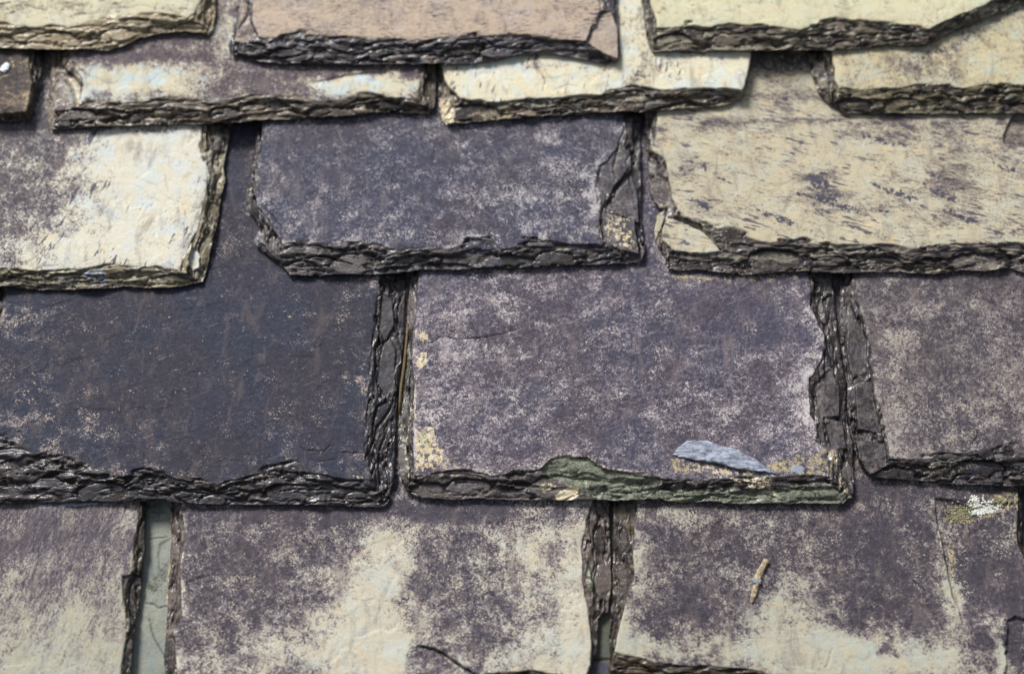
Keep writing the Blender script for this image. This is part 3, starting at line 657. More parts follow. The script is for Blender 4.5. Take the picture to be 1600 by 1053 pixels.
# third course
mC1 = slate_mat('slate_cream_dashed', 9, dark=(84, 80, 92), dark2=(80, 80, 96), mid=(140, 130, 126), pale=(210, 206, 188), pale2=(202, 208, 204), pale3=(214, 194, 150), dash=(68, .635, 1.1), scale=.95, soft=.045, edge=(66, 60, 60), edge2=(84, 72, 44), edgehi=(146, 136, 108), edgeamt=.52, wet=.1, edgedk=.12)
sl('roof_slate', 2, [(OFFL, 190), (OFFL, 448)],
   [(362, 195), (358, 215), (350, 262), (352, 285), (345, 310), (342, 340), (333, 380), (325, 415), (317, 440)],
   [(OFFL, 448), (0, 449), (60, 453), (150, 453), (190, 448), (225, 450), (265, 451), (290, 446), (317, 441)],
   [(OFFL + 10, 190), (OFFL + 10, 415)],
   [(314, 195), (309, 225), (316, 250), (324, 262), (322, 300), (312, 335), (295, 380), (281, 418)],
   [(OFFL, 415), (0, 418), (60, 418), (130, 420), (165, 412), (220, 414), (281, 421)],
   'cream slate with short steep dark dashes, mottled purple at its left', mC1, pale=0.36, seed=9, layers=7, amp=.2, wall=.14,
   blobs=[(220, 330, 110, 130, .6), (130, 400, 130, 40, .4), (270, 240, 80, 70, .4), (190, 230, 70, 50, .35), (60, 240, 90, 60, -.06), (150, 200, 200, 10, -.25)],
   feats=[('line', [(130, 230), (150, 246), (168, 262)], dict(w=.5, soft=1.2, ch='ochre', amt=.48)),
          ('line', [(214, 305), (228, 328), (243, 350), (262, 362), (285, 368)], dict(w=.5, soft=1.2, ch='ochre', amt=.5)),
          ('line', [(288, 300), (298, 318), (306, 332)], dict(w=.4, soft=1, ch='ochre', amt=.45)),
          ('line', [(322, 262), (318, 310), (305, 345), (290, 385), (281, 412)], dict(w=.8, soft=1.2, ch='ochre', amt=.5)),
          ('line', [(352, 240), (346, 300), (340, 350), (325, 400)], dict(w=1.5, soft=2, ch='ochre', amt=.4)),
          ('facet', [(299, 388), (306, 384), (311, 398), (309, 415), (298, 418), (294, 406)], dict(h=.55, ch='pale', val=.5, rim=.3)),
          ('paint', [(336, 272), (350, 270), (350, 290), (338, 294)], dict(soft=1.2, ch='cream', amt=.5)),
          ('paint', [(118, 420), (160, 418), (170, 432), (140, 440)], dict(soft=1.5, ch='blue', amt=.5)),
          ('paint', [(30, 424), (60, 424), (66, 432), (40, 434)], dict(soft=1.5, ch='cream', amt=.45))])
mC2 = slate_mat('slate_indigo_flecked', 10, dark=(64, 63, 82), dark2=(56, 66, 92), mid=(136, 130, 138), pale=(190, 184, 180), pale2=(190, 192, 196), pale3=(190, 172, 156), scale=1.15, soft=.05, edge=(66, 68, 88), edge2=(56, 46, 44), edgehi=(122, 112, 106), edgeamt=.3, wet=.2)
sl('roof_slate', 2,
   [(402, 190), (398, 230), (392, 270), (386, 300), (385, 326), (400, 345), (407, 358), (397, 374), (397, 382), (418, 398), (436, 412), (453, 430)],
   [(1001, 180), (1001, 300), (1003, 360), (1008, 385), (1007, 398), (1001, 409)],
   [(453, 431), (480, 432), (530, 430), (595, 430), (660, 422), (735, 422), (838, 418), (967, 413), (1001, 410)],
   [(411, 187), (409, 230), (403, 265), (398, 304), (402, 320), (415, 340), (429, 354), (443, 377)],
   [(972, 187), (970, 215), (962, 232), (957, 243), (942, 256), (935, 270), (930, 285), (932, 300), (934, 322), (933, 351), (939, 374)],
   [(443, 378), (475, 377), (510, 382), (545, 375), (580, 381), (622, 390), (640, 388), (700, 384), (714, 380), (735, 367), (766, 366), (783, 392), (810, 379), (858, 372), (900, 379), (939, 381)],
   'indigo slate flecked with white, its lower left corner knocked off', mC2, pale=0.24, seed=10, layers=7, amp=.22, wall=.14,
   blobs=[(460, 350, 50, 40, .1), (850, 330, 140, 60, .1), (900, 250, 80, 60, .08), (540, 250, 140, 60, -.04), (720, 210, 250, 20, .04), (620, 360, 90, 30, .05), (420, 260, 10, 60, .15), (1005, 380, 6, 20, .1), (470, 215, 60, 20, -.1)],
   feats=[('step', [(406, 318), (424, 334), (440, 352), (456, 376)], dict(side=1, depth=1.2, len=10, dark=.7)),
          ('crack', [(400, 318), (420, 345), (441, 383)], dict(w=.8, depth=2, dark=.9)),
          ('crack', [(438, 376), (439, 395), (437, 410)], dict(w=.5, depth=1, dark=.6)),
          ('crack', [(440, 411), (465, 402), (490, 398), (520, 400), (550, 408)], dict(w=.8, depth=2, dark=.9)),
          ('line', [(445, 378), (470, 376), (500, 380)], dict(w=.5, soft=.8, ch='cream', amt=.5)),
          ('line', [(560, 376), (590, 382), (620, 388)], dict(w=.4, soft=.8, ch='cream', amt=.48)),
          ('crack', [(608, 357), (614, 368), (618, 374)], dict(w=.5, depth=1, dark=.7)),
          ('facet', [(966, 228), (985, 232), (988, 262), (960, 290), (935, 318), (930, 290), (944, 256)], dict(h=.82, rim=.5, clean=.3)),
          ('facet', [(988, 270), (998, 300), (999, 345), (965, 330), (942, 320), (970, 290)], dict(h=.55, rim=.5, clean=.2)),
          ('facet', [(940, 327), (992, 342), (1000, 395), (970, 388), (942, 374)], dict(h=.74, rim=.3, clean=.25)),
          ('paint', [(940, 335), (975, 325), (992, 350), (998, 385), (975, 392), (950, 380)], dict(soft=7, ch='cream', amt=.45)),
          ('crack', [(985, 260), (962, 290), (948, 320)], dict(w=.9, depth=1.8, dark=.8)),
          ('crack', [(975, 200), (966, 228), (958, 262), (962, 282)], dict(w=.8, depth=1.6, dark=.8)),
          ('crack', [(990, 230), (978, 250), (984, 275), (990, 300)], dict(w=.6, depth=1.2, dark=.6)),
          ('line', [(398, 240), (392, 275), (388, 300)], dict(w=1, soft=1.5, ch='cream', amt=.4)),
          ('paint', [(765, 368), (782, 392), (735, 392), (715, 382), (740, 370)], dict(soft=1, ch='dark', amt=.6)),
          ('line', [(842, 398), (870, 388), (900, 388)], dict(w=2, soft=2, ch='cream', amt=.35))])
mC3 = slate_mat('slate_buff_smeared', 11, dark=(84, 80, 92), dark2=(72, 72, 92), mid=(146, 136, 124), pale=(188, 179, 154), pale2=(184, 182, 164), pale3=(206, 184, 138), dash=(-14, .61, 1.15), ang=math.radians(-12), stretch=(.6, 1.5), scale=.9, soft=.06, edge=(54, 50, 60), edge2=(62, 50, 42), edgehi=(124, 112, 108), edgeamt=.38, wet=.2)
sl('roof_slate', 2,
   [(1006, 187), (1009, 237), (1013, 274), (1014, 301), (1022, 318), (1031, 328), (1024, 345), (1021, 358), (1024, 378), (1036, 396), (1042, 418)],
   [(OFFR, 160), (OFFR, 428)],
   [(1042, 419), (1060, 424), (1090, 421), (1128, 427), (1173, 430), (1231, 425), (1265, 425), (1313, 427), (1402, 425), (1463, 430), (1504, 422), (1538, 425), (1579, 420), (1600, 427), (OFFR, 428)],
   [(1028, 187), (1026, 215), (1018, 234), (1040, 248), (1047, 274), (1052, 301), (1060, 322)],
   [(OFFR - 10, 160), (OFFR - 10, 384)],
   [(1060, 326), (1085, 340), (1115, 352), (1150, 362), (1207, 373), (1265, 379), (1299, 384), (1350, 379), (1402, 384), (1429, 388), (1470, 381), (1538, 378), (1600, 384), (OFFR - 10, 384)],
   'buff slate smeared with slanting dark dashes, pale facet at its lower left corner', mC3, pale=0.76, seed=11, layers=7, amp=.2, wall=.16,
   blobs=[(1272, 280, 22, 12, -.6), (1290, 304, 60, 8, -.35), (1330, 324, 60, 8, -.35), (1475, 300, 50, 25, -.22), (1400, 210, 60, 14, -.25), (1220, 95, 60, 22, -.8), (1240, 150, 50, 26, -.35), (1130, 195, 60, 12, -.35), (1340, 190, 200, 10, -.3),
          (1080, 265, 40, 14, -.2), (1120, 320, 60, 14, -.15), (1500, 270, 60, 60, -.2), (1540, 350, 90, 20, -.1), (1030, 210, 14, 30, -.25), (1150, 340, 50, 10, -.1), (1570, 210, 50, 60, -.2), (1460, 200, 80, 40, -.12)],
   feats=[('facet', [(1045, 337), (1068, 340), (1093, 350), (1113, 366), (1128, 388), (1105, 393), (1075, 391), (1055, 388), (1036, 372), (1036, 352)], dict(h=.62, ch='pale', val=.1)),
          ('facet', [(1016, 276), (1030, 268), (1044, 278), (1050, 302), (1042, 320), (1030, 322), (1018, 300)], dict(h=.5, ch='pale', val=-.42, clean=.9, rim=.3)),
          ('facet', [(1028, 328), (1041, 332), (1034, 352), (1026, 372), (1023, 358)], dict(h=.42, ch='pale', val=.2, clean=.8)),
          ('crack', [(1046, 335), (1072, 344), (1096, 354), (1112, 368), (1126, 386)], dict(w=1.0, depth=2.6, dark=1)),
          ('chip', [(1584, 178), (1574, 198), (1568, 212), (1570, 224), (1600, 230), (1640, 235), (1650, 160)], dict(depth=3, rim=.9, bowl=.1, edge=.5)),
          ('paint', [(1180, 82), (1262, 82), (1270, 120), (1240, 122), (1190, 118)], dict(soft=5, ch='ochre', amt=.36)),
          ('paint', [(1190, 100), (1215, 96), (1250, 108), (1240, 128), (1200, 122)], dict(soft=4, ch='ochre', amt=.44)),
          *[('paint', p_, dict(soft=1.0, wob=3.2, ch='dark', amt=.56)) for p_ in (
              [(1258, 277), (1270, 272), (1290, 279), (1300, 292), (1288, 300), (1268, 292)],
              [(1236, 298), (1262, 302), (1292, 305), (1318, 316), (1344, 328), (1326, 331), (1292, 319), (1256, 308)],
              [(1438, 284), (1480, 300), (1502, 311), (1490, 317), (1452, 300)], [(1340, 204), (1398, 220), (1428, 228), (1402, 231), (1352, 216)],
              [(1062, 248), (1088, 251), (1080, 257), (1066, 254)], [(1094, 250), (1104, 256), (1110, 268), (1102, 270), (1096, 260)],
              [(1062, 260), (1086, 264), (1080, 270), (1062, 266)], [(1118, 276), (1150, 284), (1140, 288), (1120, 281)],
              [(1350, 282), (1400, 296), (1440, 312), (1420, 314), (1372, 298)], [(1470, 324), (1534, 346), (1516, 351), (1476, 334)],
              [(1080, 308), (1098, 312), (1116, 326), (1104, 328), (1086, 318)], [(1222, 150), (1234, 152), (1232, 158), (1222, 156)],
              [(1180, 325), (1230, 338), (1256, 352), (1230, 352), (1196, 338)], [(1500, 200), (1530, 210), (1526, 216), (1504, 208)],
              [(1372, 326), (1394, 326), (1392, 334), (1376, 333)], [(1540, 250), (1580, 262), (1600, 270), (1570, 268)], [(1440, 262), (1480, 276), (1466, 280), (1444, 270)])],
          ('line', [(1048, 330), (1075, 338), (1105, 352), (1140, 362)], dict(w=.5, soft=.9, ch='cream', amt=.48))])

# fourth course
mD0 = slate_mat('slate_dark_stained', 12, dark=(62, 58, 66), dark2=(58, 58, 70), mid=(108, 96, 84), pale=(168, 150, 122), pale2=(150, 146, 138), scale=.8, edge=(34, 32, 36), edge2=(44, 38, 34), edgehi=(110, 96, 74), edgeamt=.25)
sD0 = 'small dark stained slate at the far left edge with a white chip on it'
sl('roof_slate', 3, [(OFFL, 40), (OFFL, 190)], [(70, 70), (68, 90), (63, 120), (56, 151), (50, 180), (46, 187)], [(OFFL, 190), (0, 190), (46, 188)],
   [(OFFL + 10, 40), (OFFL + 10, 180)], [(44, 70), (44, 100), (50, 130), (46, 150), (42, 176)], [(OFFL, 181), (0, 181), (42, 180)],
   sD0, mD0, pale=0.22, seed=12, layers=4,
   blobs=[(20, 155, 30, 20, .18), (40, 150, 8, 16, .35), (15, 85, 30, 12, -.2)], feats=[('line', [(0, 180), (20, 180), (40, 178)], dict(w=.7, soft=.8, ch='ochre', amt=.5)), ('line', [(0, 122), (16, 116), (22, 104), (16, 92)], dict(w=1.2, soft=1.5, ch='ochre', amt=.5))])
mD1 = slate_mat('slate_mixed_cream_purple', 13, dark=(84, 76, 86), dark2=(84, 80, 92), mid=(140, 126, 124), pale=(202, 196, 170), pale2=(190, 204, 204), pale3=(206, 182, 134), scale=.95, edge=(60, 54, 56), edge2=(82, 68, 48), edgehi=(128, 114, 94), edgeamt=.38, wet=.1, edgedk=.22)
sl('roof_slate', 3,
   [(84, 60), (82, 90), (80, 121), (76, 159), (75, 189), (79, 200)],
   [(681, 90), (681, 150), (679, 168), (670, 178)],
   [(80, 203), (137, 201), (205, 198), (273, 195), (359, 193), (410, 188), (480, 186), (540, 184), (581, 178), (615, 175), (643, 178), (667, 178)],
   [(111, 75), (113, 95), (118, 112), (129, 122), (131, 134), (129, 148), (123, 160)],
   [(652, 95), (656, 125), (650, 150)],
   [(123, 160), (137, 156), (191, 161), (222, 161), (260, 150), (294, 152), (325, 159), (355, 154), (393, 144), (444, 148), (500, 158), (530, 153), (574, 147), (615, 150), (650, 155)],
   'long slate, cream at both ends and purple between, notched left end', mD1, pale=0.36, seed=13, layers=6, amp=.2, wall=.16,
   blobs=[(170, 128, 60, 30, .8), (250, 125, 60, 30, .5), (300, 120, 50, 30, .1), (420, 120, 90, 20, -.12), (600, 132, 60, 18, .8), (530, 132, 50, 14, .5), (200, 88, 120, 12, -.35), (440, 145, 40, 10, -.1), (320, 60, 60, 20, .12), (356, 30, 16, 50, .3), (645, 110, 14, 20, -.3), (280, 60, 60, 12, -.3), (560, 112, 90, 8, -.2)],
   feats=[('facet', [(84, 125), (98, 112), (112, 112), (124, 130), (126, 160), (108, 166), (82, 168), (79, 150)], dict(h=.5, ch='pale', val=.1, clean=.7)),
          ('line', [(106, 116), (116, 132), (120, 150), (121, 162)], dict(w=1.6, soft=1.5, ch='cream', amt=.6)),
          ('crack', [(98, 120), (108, 132), (114, 150), (117, 168)], dict(w=1, depth=1.2, dark=.5)),
          ('step', [(485, 128), (510, 124), (540, 116), (570, 113), (610, 112)], dict(side=1, depth=1.5, len=8, dark=.6)),
          ('line', [(370, 140), (400, 133), (440, 129), (460, 128)], dict(w=.6, soft=1.2, ch='ochre', amt=.5)),
          ('line', [(486, 131), (520, 138), (560, 134), (600, 140), (640, 144)], dict(w=1.6, soft=2, ch='cream', amt=.55)),
          ('crack', [(530, 165), (560, 154), (590, 150), (620, 157), (640, 168)], dict(w=.9, depth=2, dark=.9)),
          ('paint', [(540, 166), (570, 158), (600, 160), (612, 168), (580, 176), (545, 178)], dict(soft=2, ch='ochre', amt=.4)),
          ('paint', [(200, 172), (230, 164), (262, 170), (250, 186), (215, 188)], dict(soft=2.5, ch='ochre', amt=.35)),
          ('line', [(130, 158), (160, 160), (190, 164)], dict(w=1, soft=1.2, ch='ochre', amt=.5))])
mD2 = slate_mat('slate_white_cream', 14, dash=(75, .65, 1.3), dark=(92, 82, 90), dark2=(90, 84, 94), mid=(150, 138, 126), pale=(214, 208, 182), pale2=(206, 212, 204), pale3=(220, 196, 146), scale=.9, edge=(62, 54, 54), edge2=(76, 62, 46), edgehi=(132, 118, 96), edgeamt=.38, wet=.1, edgedk=.22)
sl('roof_slate', 3,
   [(685, 90), (685, 130), (686, 171), (690, 186), (696, 194)],
   [(1178, 75), (1174, 100), (1169, 125), (1165, 142), (1160, 152)],
   [(696, 195), (721, 194), (786, 188), (838, 184.5), (889, 181), (916, 178), (957, 178), (1008, 176), (1043, 172.6), (1094, 169), (1128, 166), (1156, 157), (1160, 153)],
   [(689, 95), (696, 125), (708, 142), (722, 152), (735, 156)],
   [(1176, 75), (1171, 100), (1166, 125), (1162, 140)],
   [(735, 157), (780, 157), (827, 152), (872, 152), (916, 147), (940, 147), (954, 137), (988, 132), (1015, 137), (1036, 140), (1070, 137), (1094, 135), (1128, 136), (1162, 141)],
   'whitish cream slate with a thin straight-cut right end', mD2, pale=0.88, seed=14, layers=6, amp=.2, wall=.16,
   blobs=[(780, 130, 80, 30, .25), (1000, 120, 40, 30, -.4), (1010, 40, 30, 40, -.35), (880, 103, 200, 5, -.25), (1120, 115, 50, 20, .3), (1100, 90, 80, 6, -.3), (990, 30, 10, 60, .1)],  # thin band below the top course: wetness plus shade, painted in
   feats=[('paint', [(686, 145), (700, 150), (712, 168), (708, 184), (694, 192), (688, 176)], dict(soft=1.5, ch='cream', amt=.75)),
          ('crack', [(840, 108), (848, 116), (852, 130), (848, 142)], dict(w=.5, depth=.9, dark=.6)),
          ('line', [(840, 108), (848, 116), (852, 130)], dict(w=.6, soft=1.2, ch='ochre', amt=.5)),
          ('line', [(740, 154), (800, 154), (880, 148), (920, 143)], dict(w=.8, soft=1, ch='cream', amt=.6)),
          ('paint', [(740, 168), (790, 162), (820, 172), (780, 182), (750, 180)], dict(soft=2.5, ch='ochre', amt=.42)),
          ('crack', [(1000, 170), (1040, 160), (1070, 154), (1100, 156), (1128, 164)], dict(w=.9, depth=2, dark=.9)),
          ('paint', [(1060, 158), (1090, 155), (1110, 162), (1080, 170), (1050, 168)], dict(soft=2, ch='ochre', amt=.5))])
mD3 = slate_mat('slate_tan', 15, dark=(88, 80, 88), dark2=(84, 80, 94), mid=(150, 138, 120), pale=(192, 182, 148), pale2=(182, 186, 168), pale3=(204, 178, 126), scale=.8, soft=.08, edge=(54, 48, 52), edge2=(66, 58, 36), edgehi=(118, 106, 74), edgeamt=.35, wet=.15)
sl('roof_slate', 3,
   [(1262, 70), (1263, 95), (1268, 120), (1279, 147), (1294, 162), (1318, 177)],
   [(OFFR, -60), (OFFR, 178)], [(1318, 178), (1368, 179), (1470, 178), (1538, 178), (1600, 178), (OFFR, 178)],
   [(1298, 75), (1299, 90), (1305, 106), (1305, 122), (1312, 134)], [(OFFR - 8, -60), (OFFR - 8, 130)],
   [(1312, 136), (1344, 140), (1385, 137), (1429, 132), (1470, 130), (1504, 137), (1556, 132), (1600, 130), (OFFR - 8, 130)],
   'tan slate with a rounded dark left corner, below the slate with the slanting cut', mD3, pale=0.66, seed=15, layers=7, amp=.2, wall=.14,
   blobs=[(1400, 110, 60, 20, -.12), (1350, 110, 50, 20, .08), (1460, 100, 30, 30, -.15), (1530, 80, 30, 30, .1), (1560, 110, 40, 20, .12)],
   feats=[('line', [(1440, 90), (1470, 78), (1500, 66), (1530, 50), (1562, 32), (1600, 8)], dict(w=3.5, soft=4, ch='dark', amt=.5)),  # cast shadow of the slanting slate above, painted as a dark strip
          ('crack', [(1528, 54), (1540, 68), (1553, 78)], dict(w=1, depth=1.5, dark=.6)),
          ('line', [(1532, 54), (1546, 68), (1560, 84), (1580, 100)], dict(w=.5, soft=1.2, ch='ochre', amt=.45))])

# top course
mE1 = slate_mat('slate_bright_cream', 16, dash=(8, .64, 1.3), dark=(96, 88, 86), dark2=(90, 86, 92), mid=(156, 146, 126), pale=(206, 199, 170), pale2=(202, 200, 180), pale3=(206, 190, 148), scale=.8, edge=(92, 80, 62), edge2=(76, 66, 50), edgehi=(158, 142, 112), edgeamt=.66, wet=.0, edgedk=.0)
sl('roof_slate', 4, [(OFFL, -200), (OFFL, 78)], [(341, -60), (338, 0), (337, 20), (333, 44), (327, 54)],
   [(OFFL, 77), (0, 77), (85, 80), (171, 79), (191, 73.5), (222, 60), (256, 53), (291, 51), (327, 55)],
   [(OFFL + 10, -200), (OFFL + 10, 36)], [(322, -60), (318, -10), (308, 10), (301, 28)],
   [(OFFL + 10, 36), (0, 36), (58, 41), (79, 36), (106, 43), (137, 31), (171, 22), (222, 20.5), (273, 22), (301, 29)],
   'bright cream slate with a thick curved buff tail, at the top left corner', mE1, pale=0.78, seed=16, layers=5, amp=.16, wall=.14,
   blobs=[(100, 10, 60, 10, -.15), (20, 15, 20, 10, -.12)],
   feats=[('crack', [(40, 8), (55, 14), (70, 16)], dict(w=.6, depth=.8, dark=.5)), ('crack', [(85, 8), (110, 5), (130, 12)], dict(w=.6, depth=.8, dark=.5)),
          ('crack', [(290, 30), (310, 18), (320, 2)], dict(w=1, depth=1, dark=.4)),
          ('paint', [(130, 36), (180, 26), (290, 28), (300, 44), (220, 52), (140, 60)], dict(soft=4, ch='cream', amt=.36))])
mE2 = slate_mat('slate_pinkish_buff', 17, dash=(4, .60, 2.4), dark=(96, 84, 92), dark2=(92, 84, 94), mid=(146, 130, 122), pale=(184, 166, 146), pale2=(178, 166, 154), pale3=(190, 168, 140), scale=1.0, soft=.1, stretch=(.7, 1.3), edge=(52, 56, 74), edge2=(48, 46, 56), edgehi=(100, 98, 106), edgeamt=.3, wet=.2)
sl('roof_slate', 4,
   [(376, -40), (372, 0), (366, 34), (362, 61), (357, 75), (361, 85)], [(962, -60), (964, 0), (966, 34), (969, 85), (968, 95)],
   [(361, 86), (386, 89), (410, 98), (437, 101), (478, 101), (540, 102), (632, 101.5), (721, 101.5), (769, 96), (810, 87), (858, 84), (889, 89), (930, 97), (950, 99), (967, 96)],
   [(395, -40), (393, 0), (393, 31), (405, 54)], [(933, -60), (936, -5), (940, 14), (926, 35), (912, 60)],
   [(405, 56), (420, 58), (478, 56), (540, 53), (564, 58), (643, 63), (677, 58), (749, 53), (793, 53), (838, 56), (872, 58), (912, 61.5)],
   'pinkish buff slate with a blue-black layered tail, middle of the top course', mE2, pale=0.74, seed=17, layers=6, amp=.2, wall=.16,
   blobs=[(650, 0, 200, 30, .03), (800, 40, 60, 12, .08)],
   feats=[('facet', [(940, 16), (955, 14), (966, 40), (967, 88), (945, 80), (916, 62), (930, 38)], dict(h=.62, ch='pale', val=.12, clean=.85, rim=.3)),
          ('facet', [(372, 0), (388, 0), (390, 30), (402, 54), (380, 62), (364, 60), (370, 30)], dict(h=.55, ch='pale', val=-.2, clean=.6)),
          ('crack', [(372, 40), (385, 20), (390, -10)], dict(w=.9, depth=1.5, dark=.8)),
          ('crack', [(690, 82), (715, 62), (750, 58), (790, 74)], dict(w=1, depth=2, dark=.9)),
          ('line', [(420, 57), (478, 54), (540, 51), (643, 60), (749, 51), (838, 54), (905, 60)], dict(w=.8, soft=1.4, ch='cream', amt=.38))])
mE3 = slate_mat('slate_yellow_cream', 18, dash=(-6, .67, 1.4), dark=(110, 104, 96), dark2=(104, 100, 100), mid=(170, 164, 140), pale=(204, 197, 166), pale2=(198, 198, 172), pale3=(204, 192, 150), scale=.8, edge=(66, 58, 58), edge2=(58, 50, 36), edgehi=(130, 116, 98), edgeamt=.42, wet=.1)
sl('roof_slate', 4,
   [(1000, -50), (1002, 0), (1008, 51), (1014, 72), (1019, 80)],
   [(1800, -75), (1700, -40), (1597, 4), (1562, 21), (1525, 36), (1487, 50), (1455, 68), (1438, 73)],
   [(1019, 81), (1060, 81), (1173, 81), (1251, 79), (1299, 79), (1350, 76), (1385, 71), (1438, 73)],
   [(1014, -50), (1016, 0), (1025, 31), (1026, 42)],
   [(1760, -85), (1660, -40), (1550, 1), (1531, 10), (1500, 22), (1475, 34), (1455, 44)],
   [(1026, 44), (1043, 44), (1070, 39), (1111, 41), (1139, 34), (1190, 34), (1224, 41), (1251, 46), (1272, 34), (1313, 27), (1350, 30), (1385, 33), (1422, 38), (1455, 44)],
   'pale yellow slate whose right side is cut on a long slant, top right corner', mE3, pale=0.82, seed=18, layers=6, amp=.2, wall=.16,
   feats=[('line', [(1265, 36), (1310, 27), (1350, 27), (1400, 33), (1440, 42)], dict(w=1.2, soft=1.5, ch='cream', amt=.5)),
          ('line', [(1470, 55), (1500, 40), (1540, 24), (1580, 6), (1620, -12), (1680, -38)], dict(w=7, soft=2, ch='dark', amt=.0))])

# ------------------------------------------------------------------ small things lying on the slates
def place(label, x, y, lift=0.0):
    h = SURF[label][2].mean()
    for _ in range(4):
        u, v = at(x, y, h); h = surf_h(label, float(u), float(v)) + lift
    return float(u), float(v), h
def lumps(pts, seed, flat=0.7, n=8):
    """many small irregular crumbs as one mesh; pts = (u, v, h, radius)"""
    rs = np.random.RandomState(seed); co, fc = [], []
    for (x, y, z, rad) in pts:
        k = len(co); ph = rs.uniform(0, 6.28)
        for j, (cz, cr) in enumerate(((-.5, .75), (.25, 1.0), (.8, .55))):
            for i in range(n):
                a = ph + i * 2 * math.pi / n; q = rad * cr * rs.uniform(.8, 1.2)
                co.append((x + q * math.cos(a), y + q * math.sin(a), z + cz * rad * flat))
        co.append((x, y, z + rad * flat)); t = k + 3 * n
        for j in range(2):
            for i in range(n):
                a, b = k + j * n + i, k + j * n + (i + 1) % n
                fc.append((a, b, b + n, a + n))
        for i in range(n): fc.append((k + 2 * n + i, k + 2 * n + (i + 1) % n, t))
        fc.append(tuple(k + i for i in reversed(range(n))))
    return np.array(co), fc
def simple_mat(name, c1, c2, scale=0.6, rough=0.7, bump=0.0004, spec=.4, streak=(1, 1, 1)):
    g = NG(name); P = g.xf(g.attr('rest', True), (3, 1, 2), 0, streak)
    n = g.noise(P, scale, 5, 0.7)
    return g.out(g.mix(g.ramp(n, 0.38, 0.62), lin(*c1), lin(*c2)), rough, n, bump, spec)
def part(name, co, fc, mat, parent=None, smooth=True):
    o = mesh_obj(name, co, fc, mat, None, {'rest': np.asarray(co, float)}, smooth)
    recentre(o)
    if parent: o.parent = parent; o.location = o.location - parent.location
    return o
def empty(name, p):
    e = bpy.data.objects.new(name, None); C.objects.link(e); e.location = Vector([float(t) for t in world(p)]); e.empty_display_size = 0.01
    return e
def sliver(p0, p1, w, t, seed, n=12, taper=(.5, .9, 1, .6)):
    """a splintered stick of stone between two points of the roof frame"""
    rs = np.random.RandomState(seed); p0, p1 = np.array(p0), np.array(p1); d = p1 - p0; d /= np.linalg.norm(d)
    sdir_ = np.cross(N, d); sdir_ /= np.linalg.norm(sdir_); up_ = np.cross(d, sdir_)
    prof = [(-1, -.2), (-.75, .55), (-.1, .9), (.5, .75), (1, .1), (.7, -.6), (-.6, -.7)]
    co, fc = [], []; m = len(prof)
    for i in range(n):
        f = i / (n - 1); c = p0 + (p1 - p0) * f
        ww = w * np.interp(f, np.linspace(0, 1, len(taper)), taper)
        for (a, b) in prof:
            co.append(c + sdir_ * a * ww * rs.uniform(.72, 1.22) + up_ * b * t * rs.uniform(.6, 1.3) * (0.5 + .5 * ww / w) + d * rs.uniform(-.25, .25))
    for i in range(n - 1):
        for j in range(m):
            a, b = i * m + j, i * m + (j + 1) % m; fc.append((a, a + m, b + m, b))
    fc.append(tuple(range(m))); fc.append(tuple((n - 1) * m + j for j in reversed(range(m))))
    return np.array(co), fc

# the splinter on the violet slate
m_spl = simple_mat('splinter_buff', (112, 98, 76), (182, 168, 138), .7, .75, streak=(1.2, .5, 1))
m_chipb = simple_mat('chip_blue_grey', (108, 116, 126), (140, 146, 152), .5, .55)
a0 = place(sA3, 1198, 874, 1.6); a1 = place(sA3, 1181, 908, 1.8); b0 = place(sA3, 1183, 911, 1.4); b1 = place(sA3, 1174, 941, 1.1)
spl = empty('stone_splinter', place(sA3, 1186, 906))
tag(spl, 'thin buff stone splinter lying on the violet speckled slate', 'stone splinter')
part('shard', *sliver(a0, a1, 3.0, 1.9, 3, taper=(.75, .8, .95, 1.05)), m_spl, spl, False)
part('shard', *sliver(b0, b1, 2.3, 1.7, 4, taper=(.8, 1, .95, .35)), m_spl, spl, False)
c0 = place(sA3, 1173, 905, 2.6); c1 = place(sA3, 1189, 909, 2.6)
part('flake', *sliver(c0, c1, 2.2, .9, 5, taper=(.3, .9, 1, .7)), m_chipb, spl, False)

# lichen under the tail of the brushed grey slate
rs_ = np.random.RandomState(9)
m_lw = simple_mat('lichen_white', (168, 168, 156), (226, 228, 220), 1.2, .85)
m_lo = simple_mat('lichen_olive', (74, 72, 44), (156, 150, 118), 1.0, .85)
li = empty('lichen', place(sA3, 1530, 792))
tag(li, 'crusty white and olive lichen patch on the violet speckled slate', 'lichen')
def crumbs(cs, n, r0, r1):
    out = []
    while len(out) < n:
        cx_, cy_, rx, ry = cs[rs_.randint(len(cs))]
        x, y = cx_ + rx * rs_.normal() * .5, cy_ + ry * rs_.normal() * .5
        u_, v_, h_ = place(sA3, x, y); out.append((u_, v_, h_ + .2, rs_.uniform(r0, r1)))
    return out
part('white_crust', *lumps(crumbs([(1524, 783, 12, 9), (1540, 794, 12, 7), (1552, 790, 14, 8), (1530, 800, 14, 5)], 330, .5, 1.15), 1), m_lw, li, False)
part('olive_crust', *lumps(crumbs([(1490, 800, 16, 10), (1508, 798, 16, 12), (1500, 808, 18, 6), (1560, 786, 16, 7)], 380, .45, 1.1), 2), m_lo, li, False)

